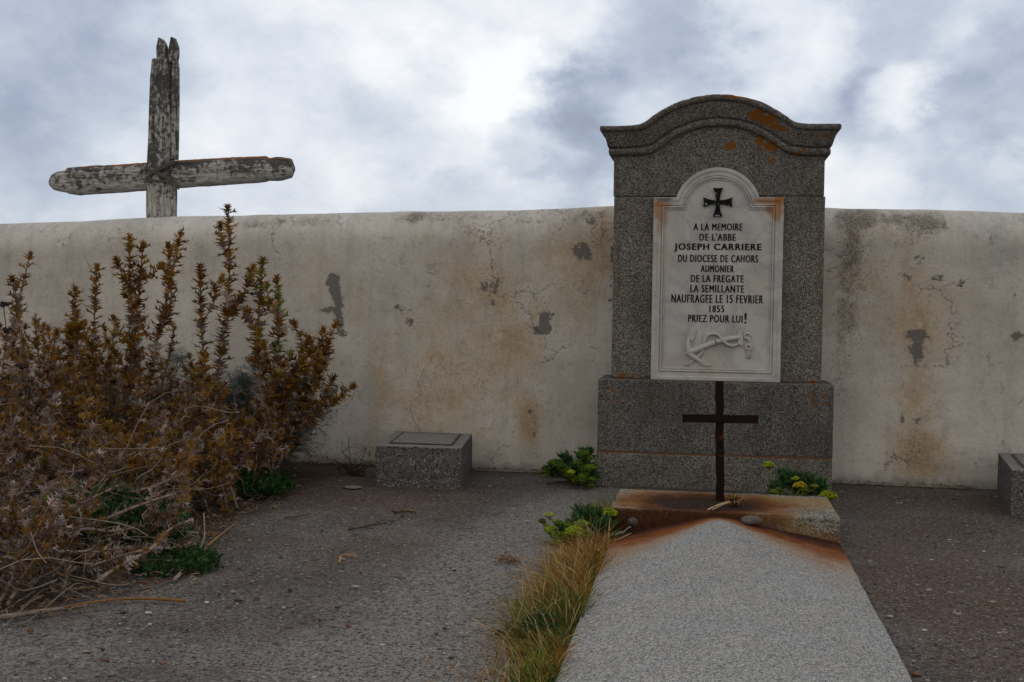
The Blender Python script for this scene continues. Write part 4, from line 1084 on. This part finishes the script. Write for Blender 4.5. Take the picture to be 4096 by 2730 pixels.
# rock samphire
def samphire(foot, blobs, umbels, label, nleaf=26, spikes=()):
    t = thing('rock_samphire', label, 'plant', foot, 'rock samphire plants around the grave'); ml, ms, mf = MB(), MB(), MB()
    foot = Vector(foot)
    for c, r in blobs:
        c = Vector(c); ms.tube(bend(foot, c, .08, 4), .004, 4, (.10,.12,.03))
        for k in range(int(nleaf*6*r/.05)):
            d = rv(1); d.z = d.z*.6+.5; d.normalize(); p = c+rv(r*.55); L = rnd.uniform(.03, .055); s_ = d.cross(rv(1)).normalized()*.0055
            ml.add([p-s_*.6, p+s_*.6, p+d*L*.6+s_, p+d*L, p+d*L*.6-s_], [(0,1,2,4), (2,3,4)], jit(rnd.choice([(.05,.105,.035), (.07,.13,.03), (.035,.085,.03), (.055,.10,.05)]), .2))
    more = []
    for c, r, col in umbels:
        if col is DG:
            for k in range(3): more.append((Vector(c)+Vector((rnd.gauss(0, r*.6), rnd.gauss(0, r*.5), rnd.gauss(0, r*.4))), r*rnd.uniform(.45, .7), rnd.choice((DG, (.06,.11,.02), (.15,.21,.02)))))
        else: more.append((c, r, col))
    for c, r, col in more:
        mf = MB(); c = Vector(c); b0 = c-Vector((0, 0, r*1.0)); ms.tube(bend(foot, b0, .07, 5), .0035, 4, (.13,.16,.03))
        for k in range(int(150*r/.03)):
            d = Vector((rnd.gauss(0,1), rnd.gauss(0,1), abs(rnd.gauss(0,.8))+.15)).normalized(); p = c+Vector((d.x, d.y, d.z*.75))*r*rnd.uniform(.6, 1.12)-Vector((0, 0, r*.5))
            if k % 5 == 0: ms.tube([b0, p], .0012, 3, (.16,.2,.03), cap=False)
            s_ = rnd.uniform(.0035, .0065); cc = jit(col, .3)
            mf.add([p+Vector((s_,0,0)), p+Vector((0,s_,0)), p+Vector((-s_,0,0)), p+Vector((0,-s_,0)), p+Vector((0,0,s_)), p-Vector((0,0,s_))], [(0,1,4),(1,2,4),(2,3,4),(3,0,4),(1,0,5),(2,1,5),(3,2,5),(0,3,5)], cc)
        mf.build('umbel_head', M_LEAF, t)
    ms.build('stem', M_STEM, t); ml.build('fleshy_leaves', M_LEAF, t)
YG, DG, YL = (.27,.34,.02), (.10,.165,.018), (.42,.33,.02)
def A(x, y, Y): return at2(x, y, Y)
samphire(gnd2(1320,1100), [(A(1345,1050,6.6),.06),(A(1320,1085,6.55),.08),(A(1350,1090,6.5),.08),(A(1275,1085,6.6),.04),(A(1300,1060,6.6),.05)],
         [(A(1352,1045,6.5),.055,DG),(A(1350,1078,6.45),.05,DG),(A(1265,1066,6.55),.05,DG),(A(1250,1088,6.55),.035,DG),(A(1310,1075,6.45),.055,DG),(A(1322,1098,6.4),.045,DG),(A(1355,1098,6.4),.04,DG),(A(1312,1083,6.36),.022,YG),(A(1335,1062,6.5),.04,DG)],
         'green rock samphire filling the corner between the wall and the left side of the gravestone')
samphire((.42, 6.1, 0), [(A(1810,1105,6.15),.07),(A(1850,1115,6.15),.08),(A(1880,1125,6.1),.06),(A(1785,1128,6.1),.04)],
         [(A(1767,1066,6.15),.030,YG),(A(1785,1128,6.0),.03,DG),(A(1903,1135,5.95),.042,YG),(A(1838,1112,6.0),.030,YL),(A(1828,1098,6.1),.02,YG),(A(1872,1120,6.1),.035,DG)],
         'rock samphire with yellow flower heads growing behind the rust-stained block, in front of the gravestone')
samphire((-.50, 4.95, 0), [(A(1330,1215,4.95),.06),(A(1355,1200,5.0),.06),(A(1375,1220,4.95),.07),(A(1340,1235,4.9),.06),(A(1300,1230,4.9),.04),(A(1340,1190,5.0),.05),(A(1372,1192,5.0),.055),(A(1388,1215,4.95),.05)],
         [(A(1262,1181,5.0),.020,(.35,.40,.10)),(A(1400,1174,5.0),.036,YG),(A(1300,1205,4.9),.034,DG),(A(1265,1215,4.9),.03,YG),(A(1320,1218,4.8),.042,YG),(A(1283,1228,4.85),.034,(.15,.20,.02)),(A(1336,1200,4.9),.03,(.24,.28,.05)),(A(1290,1240,4.8),.028,DG),(A(1252,1200,4.95),.022,DG),(A(1345,1225,4.8),.03,(.13,.18,.02))],
         'bright green rock samphire sprouting from the dry grass beside the rust-stained block')

# dry grass strip along the slab
mb = MB()
def blade(mb, p, h, lean, col, w_=.0022):
    q1 = p+Vector((lean.x*.35, lean.y*.35, h*.55)); q2 = p+Vector((lean.x, lean.y, h*rnd.uniform(.8, 1)))
    s_ = Vector((rnd.uniform(-1,1), rnd.uniform(-.6,.6), 0)).normalized()*w_
    mb.add([p-s_, p+s_, q1+s_*.8, q2, q1-s_*.8], [(0,1,2,4), (2,3,4)], col)
TAN = [(.31,.165,.032), (.38,.23,.06), (.21,.105,.02), (.46,.32,.14), (.15,.07,.015), (.28,.125,.03)]; GRN = [(.075,.11,.018), (.05,.085,.015), (.13,.14,.025), (.04,.07,.015)]
def gfac(x, y): return max(0, min(1, 1.1*nz(x*3.5, y*3.5, 4)+float(np.interp(y, [2.7, 3.0, 3.3, 3.6, 3.8, 4.1, 4.6, 4.9, 5.4], [.8, .65, .45, .65, .5, .15, .15, .6, .5]))))
for k in range(560):
    y = rnd.uniform(2.7, 5.45)
    wd = float(np.interp(y, [2.7, 3.1, 3.4, 3.7, 4.0, 4.4, 4.7, 5.0, 5.4], [.05, .09, .19, .21, .16, .17, .14, .08, .05]))
    xr3 = float(np.interp(y, [2.7, 4.5, 5.03, 5.4], [-.37, -.375, -.40, -.41]))-.008
    wd *= .82; x = xr3-rnd.random()**1.3*wd*1.15
    den = .12+.88*max(0, min(1, .6+1.2*nz(x*5, y*5, 9)))
    hh = float(np.interp(y, [2.7, 3.3, 4.4, 4.8, 5.4], [.10, .12, .14, .12, .12]))*rnd.uniform(.45, 1.2)*(1-.45*(xr3-x)/(wd*1.15))
    gt = rnd.random() < gfac(x, y); tl = Vector((rnd.gauss(-.03, .05), rnd.gauss(0, .05), 0))
    for j in range(int(22*den)):
        p = Vector((x+rnd.gauss(0, .018), y+rnd.gauss(0, .022), 0)); p.x = min(p.x, -.382)
        lean = tl+Vector((rnd.gauss(-.01, .05), rnd.gauss(0, .05), 0))
        c = jit(rnd.choice(GRN), .3) if gt and rnd.random() < .8 else jit(rnd.choice(TAN), .35)
        blade(mb, p, hh*rnd.uniform(.35, 1.15), lean, c, rnd.choice((.0011, .0016, .0021)))
for k in range(170):    # fresh green leaves in tufts
    y, x0_ = rnd.choice(((5.15, -.43), (5.0, -.44), (5.25, -.42), (3.65, -.56), (3.0, -.42), (3.1, -.45), (3.95, -.5))); p = Vector((x0_+rnd.gauss(0, .03), y+rnd.gauss(0, .05), 0)); p.x = min(p.x, -.39)
    blade(mb, p, rnd.uniform(.09, .19)*(1.2 if y > 4.9 else .75), Vector((rnd.gauss(-.01, .045), rnd.gauss(0, .045), 0)), jit(rnd.choice(((.13,.19,.02), (.09,.15,.02), (.20,.22,.03))), .25), .0022)
for k in range(130):    # long thin pale stems
    y = rnd.uniform(2.8, 5.3); p = Vector((-.40-abs(rnd.gauss(0, .08)), y, 0)); blade(mb, p, rnd.uniform(.12, .21), Vector((rnd.gauss(-.02, .09), rnd.gauss(0, .09), 0)), jit((.46,.34,.19), .2), .0011)
for k in range(1100):    # flattened outer fringe
    y = rnd.uniform(2.8, 4.95); x = -.44-abs(rnd.gauss(0, .10))
    p = Vector((x, y, .004)); lean = Vector((rnd.uniform(-.15, .05), rnd.uniform(-.10, .10), 0)); blade(mb, p, rnd.uniform(.006, .05), lean, jit(rnd.choice(TAN), .35), .0014)
o = mb.build('dry_grass', M_GRASS, None, origin=(-.5, 4, 0)); tag(o, 'strip of tan dry grass growing along the left side of the grave slab', 'grass', kind='stuff')

for px_, py_, r, h, n, lab in [(1240,1475,.055,.08,120,'dark green herb in the dry grass beside the grave slab')]:
    p = gnd2(px_, py_); herb((p.x, p.y), r, h, n, GC, lab, grp='green herbs in the dry grass', sz=.011)
# small dead weed by the wall, straw tuft, twigs
p = gnd2(810, 1092)
t = thing('dead_weed', 'small withered dark brown weed at the foot of the wall left of the granite block', 'weed', p); m1, m2 = MB(), MB()
for k in range(26):
    an = rnd.random()*6.28; q = p+Vector((math.cos(an)*rnd.uniform(.03,.16), math.sin(an)*rnd.uniform(.02,.1), rnd.uniform(.01,.09)))
    pts = bend(p+rv(.02)*.5, q, .15, 4); pts = [Vector((a_.x, a_.y, max(.004, a_.z))) for a_ in pts]; m1.tube(pts, .002, 3, (.05,.028,.018))
    for j in range(3): pinnate(m2, pts[rnd.randint(2, 4)], rv(1)+Vector((0,0,.3)), rnd.uniform(.02, .045), jit((.06,.028,.014)), 4, .3)
for dxx_, hz_ in ((-.07, .19), (.07, .13), (-.03, .22)):
    m1.tube(bend(p, p+Vector((dxx_, .02, hz_)), .1, 5), .002, 3, (.07,.045,.03))
m1.build('stem', M_STEM, t); m2.build('foliage', M_STEM, t)
# hair grasses against the wall
m1 = MB(); q0 = gnd2(800, 1075); t = thing('dry_grass_stalk', 'thin arching dry grass stalks against the wall between the thistles and the granite block', 'grass', q0)
for path in ([(770,1060,6.8),(800,1030,6.85),(830,1032,6.85),(832,1050,6.85)], [(770,1050,6.8),(820,1020,6.85),(845,1045,6.85)], [(812,1075,6.8),(830,1045,6.85),(838,1025,6.85)], [(790,1055,6.85),(850,1028,6.87),(868,1045,6.87)]):
    m1.tube(interp([A(*q) for q in path]), .0012, 3, (.22,.13,.07))
for q in ((838,1030),(848,1038),(866,1045),(862,1040)):
    a_ = A(q[0], q[1]+12, 6.85); m1.tube([a_, a_+Vector((.004,0,.02)), a_+Vector((.008,0,.045))], [.002,.004,.001], 4, (.16,.08,.045))
m1.build('stalks', M_GRASS, t)

def stick(pts, r, label, col, grp='broken sticks on the concrete', name='stick', twigs=()):
    base = pts[0]; mb = MB(); P = interp(pts, 5); n = len(P)
    mb.tube(P, [r*(1-.45*i/n)*(1+.15*math.sin(i*1.9)) for i in range(n)], 6, col)
    for tw in twigs: mb.tube(interp(tw, 4), r*.45, 4, col)
    o = mb.build(name, M_STEM, None, origin=base); tag(o, label, 'stick', grp); return o
def G(x, y, z=.008): q = gnd2(x, y, z); return q
stick([G(425,1381), G(360,1377), G(300,1376), G(230,1382,.02), G(150,1395,.02)], .006, 'orange-brown bare stick lying on the concrete in front of the thistles', (.22,.11,.035))
stick([G(400,1334), G(450,1278,.015), G(462,1255,.02)], .007, 'pale forked stick lying at the right corner of the thistle thicket', (.28,.22,.17), twigs=[[G(462,1255,.02), G(470,1230,.05), G(468,1180,.12)]])
stick([G(460,1270,.01), G(500,1235,.012), G(545,1200,.014)], .005, 'thin orange straw stem lying along the edge of the thistles', (.28,.15,.06))
stick([G(0,1420,.01), G(120,1402,.012), G(200,1392,.015)], .009, 'grey stick half under the thistles at the left picture edge', (.20,.16,.13))
stick([G(655,1190), G(685,1186), G(712,1180)], .005, 'short twig on the concrete beyond the thistles', (.12,.085,.06), twigs=[[G(672,1190), G(690,1178)]])
stick([G(800,1218), G(850,1208), G(890,1202)], .004, 'dark crooked twig on open concrete in front of the granite block', (.06,.035,.02), twigs=[[G(850,1208), G(880,1195)], [G(835,1211), G(858,1216)]])
stick([G(905,1178), G(930,1175), G(955,1177)], .006, 'brown curled leaf stalk lying in front of the granite block', (.10,.05,.02), twigs=[[G(930,1175), G(922,1187)]])
stick([G(780,1292), G(783,1280)], .006, 'tiny tan splinter on the open concrete', (.36,.22,.10), twigs=[[G(783,1277), G(815,1272)], [G(790,1276), G(820,1279)]])
stick([G(1158,1568), G(1165,1530), G(1172,1515)], .004, 'pale straw stem at the bottom picture edge left of the grass', (.40,.29,.15))
stick([G(1000,1193), G(1040,1188), G(1075,1190)], .003, 'thin curved straw on the concrete left of the dry grass', (.15,.10,.06))
# straw tuft
p = G(1168, 1293, .0); mb = MB()
for k in range(46):
    a_ = rv(.035); a_.z = abs(a_.z)*.5; b_ = a_+rv(.03); b_.z = abs(b_.z)*.7
    mb.tube([p+a_, p+(a_+b_)*.5+Vector((0,0,.006)), p+b_], .0016, 3, jit((.30,.16,.07)))
o = mb.build('straw_tuft', M_GRASS, None, origin=p); tag(o, 'small tan tuft of dry straw alone on the concrete', 'straw')

# ------------------------------------------------------------------ stones
def pebble_mesh(mb, c, rx, ry, rz, col, seed, res=6):
    c = Vector(c); vs = []; fs = []
    for i in range(res+1):
        th_ = math.pi*i/res
        for k in range(res*2):
            ph = math.pi*k/res; d = Vector((math.sin(th_)*math.cos(ph), math.sin(th_)*math.sin(ph), math.cos(th_)))
            q = 1+.28*mnoise.noise(d*1.3+Vector((seed, seed*.7, 0)))
            vs.append((c.x+d.x*rx*q, c.y+d.y*ry*q, c.z+d.z*rz*q))
    n = res*2
    for i in range(res):
        for k in range(n): fs.append((i*n+k, (i+1)*n+k, (i+1)*n+(k+1) % n, i*n+(k+1) % n))
    mb.add(vs, fs, col, smooth=True)
def stone_mat(t):
    c = t.attr('Col', 'Color'); n = t.noise(t.pos, 90, 4, .65)
    t.put(t.P.inputs['Base Color'], t.mix(1, c, t.ramp(n, [(.3, .65), (.7, 1.3)]), 'MULTIPLY'))
    t.put(t.P.inputs['Normal'], t.bump(n, .4, .003))
M_STONE = material('loose_stone', stone_mat)
def pebble(c, r, col, label, seed, grp=None):
    mb = MB(); pebble_mesh(mb, c, *r, col, seed, 10); o = mb.build('pebble', M_STONE, None, origin=c); tag(o, label, 'stone', grp)
q = at2(1727, 1193, 4.985); pebble((q.x, 4.975, .118), (.042, .033, .020), (.125,.098,.082), 'smooth brownish pebble lying on the slab ridge against the stained block, right of the cross', 1.3)
q = at2(1453, 1219, 4.97); pebble((q.x, 4.985, .088), (.022, .02, .019), (.09,.07,.062), 'small round dark pebble at the left of the slab, beside the striped strip', 2.6)
q = gnd2(1150, 1463); pebble((q.x, q.y, .008), (.018, .014, .011), (.012,.012,.012), 'small black stone on the concrete left of the grass', 4.2)
q = gnd2(15, 1330); pebble((q.x-.02, q.y+.1, .05), (.12, .1, .085), (.20,.19,.185), 'grey rock at the left picture edge under the thistles', 6.1)
q = gnd2(395, 1185); pebble((-2.42, 4.95, .02), (.12, .1, .06), (.10,.09,.085), 'flat grey rock half buried under the right side of the thistles', 7.7)
q = gnd2(810, 1122); pebble((q.x, q.y, .004), (.05, .035, .008), (.17,.155,.145), 'flat pale stone flush with the concrete near the withered weed', 8.8)
q = gnd2(1285, 1095); pebble((q.x, q.y+.05, .03), (.045, .04, .04), (.24,.225,.21), 'pale stone under the samphire left of the gravestone', 9.9)
# gravel chips
mb = MB()
PC = [(.42,.40,.36), (.30,.28,.26), (.16,.155,.15), (.09,.10,.115), (.05,.05,.055), (.17,.085,.055), (.24,.19,.13)]
cnt = 0
while cnt < 650:
    y = 2.7+(rnd.random()**1.3)*4.1; x = rnd.uniform(-.66*y-.1, .30*y+.4)
    if x > -.42 and x < .58 and y < 5.62: continue
    if x < xedge(max(3.1, y))-.1 and y > 3.3: continue
    if y > 6.5 and -.65 < x < .7: continue
    if -1.9 < x < -1.25 and y > 6.15: continue
    s_ = rnd.choice([.003, .004, .005, .006, .008])*rnd.uniform(.7, 1.4); pebble_mesh(mb, (x, y, .0005), s_*rnd.uniform(.9, 1.7), s_*rnd.uniform(.7, 1.2), s_*.5, jit(rnd.choice(PC), .25), rnd.random()*30, 3); cnt += 1
o = mb.build('gravel', M_STONE, None, origin=(-.5, 4.5, 0)); tag(o, 'small loose gravel chips scattered over the concrete', 'gravel', kind='stuff')
# leaf litter along the thicket and wall
mb = MB()
for k in range(2200):
    if rnd.random() < .75: y = rnd.uniform(3.35, 6.9); x = xedge(y)+rnd.gauss(-.06, .13)
    else:
        x = rnd.uniform(-2.6, 1.5); y = 6.97-abs(rnd.gauss(0, .05))
        if -.62 < x < .7: continue
    L = rnd.uniform(.008, .05); an = rnd.random()*6.28; d = Vector((math.cos(an), math.sin(an), 0))*L; p = Vector((x, y, .006+rnd.random()*.012))
    mb.tube([p, p+d*.5+Vector((0, 0, rnd.uniform(0, .012))), p+d], rnd.uniform(.0008, .0025), 3, jit(rnd.choice([(.14,.07,.03),(.22,.15,.09),(.08,.05,.035),(.28,.2,.14)]), .3), cap=False)
o = mb.build('plant_litter', M_STEM, None, origin=(-2.2, 5, 0)); tag(o, 'brown plant litter along the edge of the thistles and the foot of the wall', 'litter', kind='stuff')

# ------------------------------------------------------------------ offerings on the block and slab
h0 = gnd2(1626, 1172, .148); h1 = gnd2(1676, 1153, .160)
t = thing('dried_posy', 'little bunch of dried tan flowers lying at the foot of the iron cross', 'flowers', h0); m1, m2 = MB(), MB()
m1.tube(interp([h0, h0.lerp(h1, .5)+Vector((0,0,.004)), h1]), .0032, 5, (.50,.36,.20)); m1.tube(interp([h0+Vector((.02,.01,.0)), h0.lerp(h1, .6)+Vector((.006,-.012,.002)), h1+Vector((.005,-.012,0))]), .0026, 5, (.42,.29,.15))
hc = gnd2(1686, 1149, .165)
for k in range(80):
    d = rv(1).normalized(); p = hc+Vector((d.x*.030, d.y*.028, d.z*.020)); q = p+d*rnd.uniform(.006, .012)
    m2.tube([hc, p, q], [.001, .0035, .002], 4, jit(rnd.choice([(.16,.085,.025), (.25,.15,.05), (.10,.05,.02), (.36,.25,.13)]), .3))
m1.build('stem', M_STEM, t); m2.build('flower_head', M_STEM, t)
# black and white patterned strip
def stripes(t):
    x, y, z = t.sep(t.obj); v = t.math('MULTIPLY', x, 62)
    zz = t.math('ABSOLUTE', t.math('SUBTRACT', t.math('FRACT', v), .5))
    n = t.math('ADD', zz, t.math('MULTIPLY', t.math('SUBTRACT', t.attr('Col', 'Fac'), .5), .0))
    e = t.math('FRACT', t.math('ADD', t.math('MULTIPLY', y, 55), t.math('MULTIPLY', zz, .9)))
    t.put(t.P.inputs['Base Color'], t.mix(t.step(e, .44, .52), (.01, .01, .012), (.70, .70, .71)))
M_STRIPE = material('black_white_pattern', stripes)
a0 = at2(1413, 1233, 4.86); a1 = at2(1449, 1213, 4.95)
mb = MB(); vs = []; fs = []
n_ = 14
for i in range(n_+1):
    f = i/n_; p = a0.lerp(a1, f); wv = Vector((.004, -.018, .012))*(1-.7*f*f)
    p = p+Vector((0, 0, .004*math.sin(f*9)))
    vs += [p-wv, p+Vector((0,0,.004)), p+wv, p-Vector((0,0,.002))]
for i in range(n_):
    for k in range(4): fs.append((i*4+k, i*4+(k+1) % 4, i*4+4+(k+1) % 4, i*4+4+k))
fs += [(3,2,1,0), tuple(n_*4+k for k in range(4))]
mb.add(vs, fs, smooth=True); o = mb.build('patterned_strip', M_STRIPE, None, origin=a0); tag(o, 'small black and white patterned strip lying on the left edge of the slab', 'strip')
stick([at2(1412,1243,4.84), at2(1428,1236,4.88), at2(1450,1226,4.93)], .0035, 'pale dry flower stem lying next to the black and white strip', (.40,.29,.18), grp=None, name='straw_stalk')
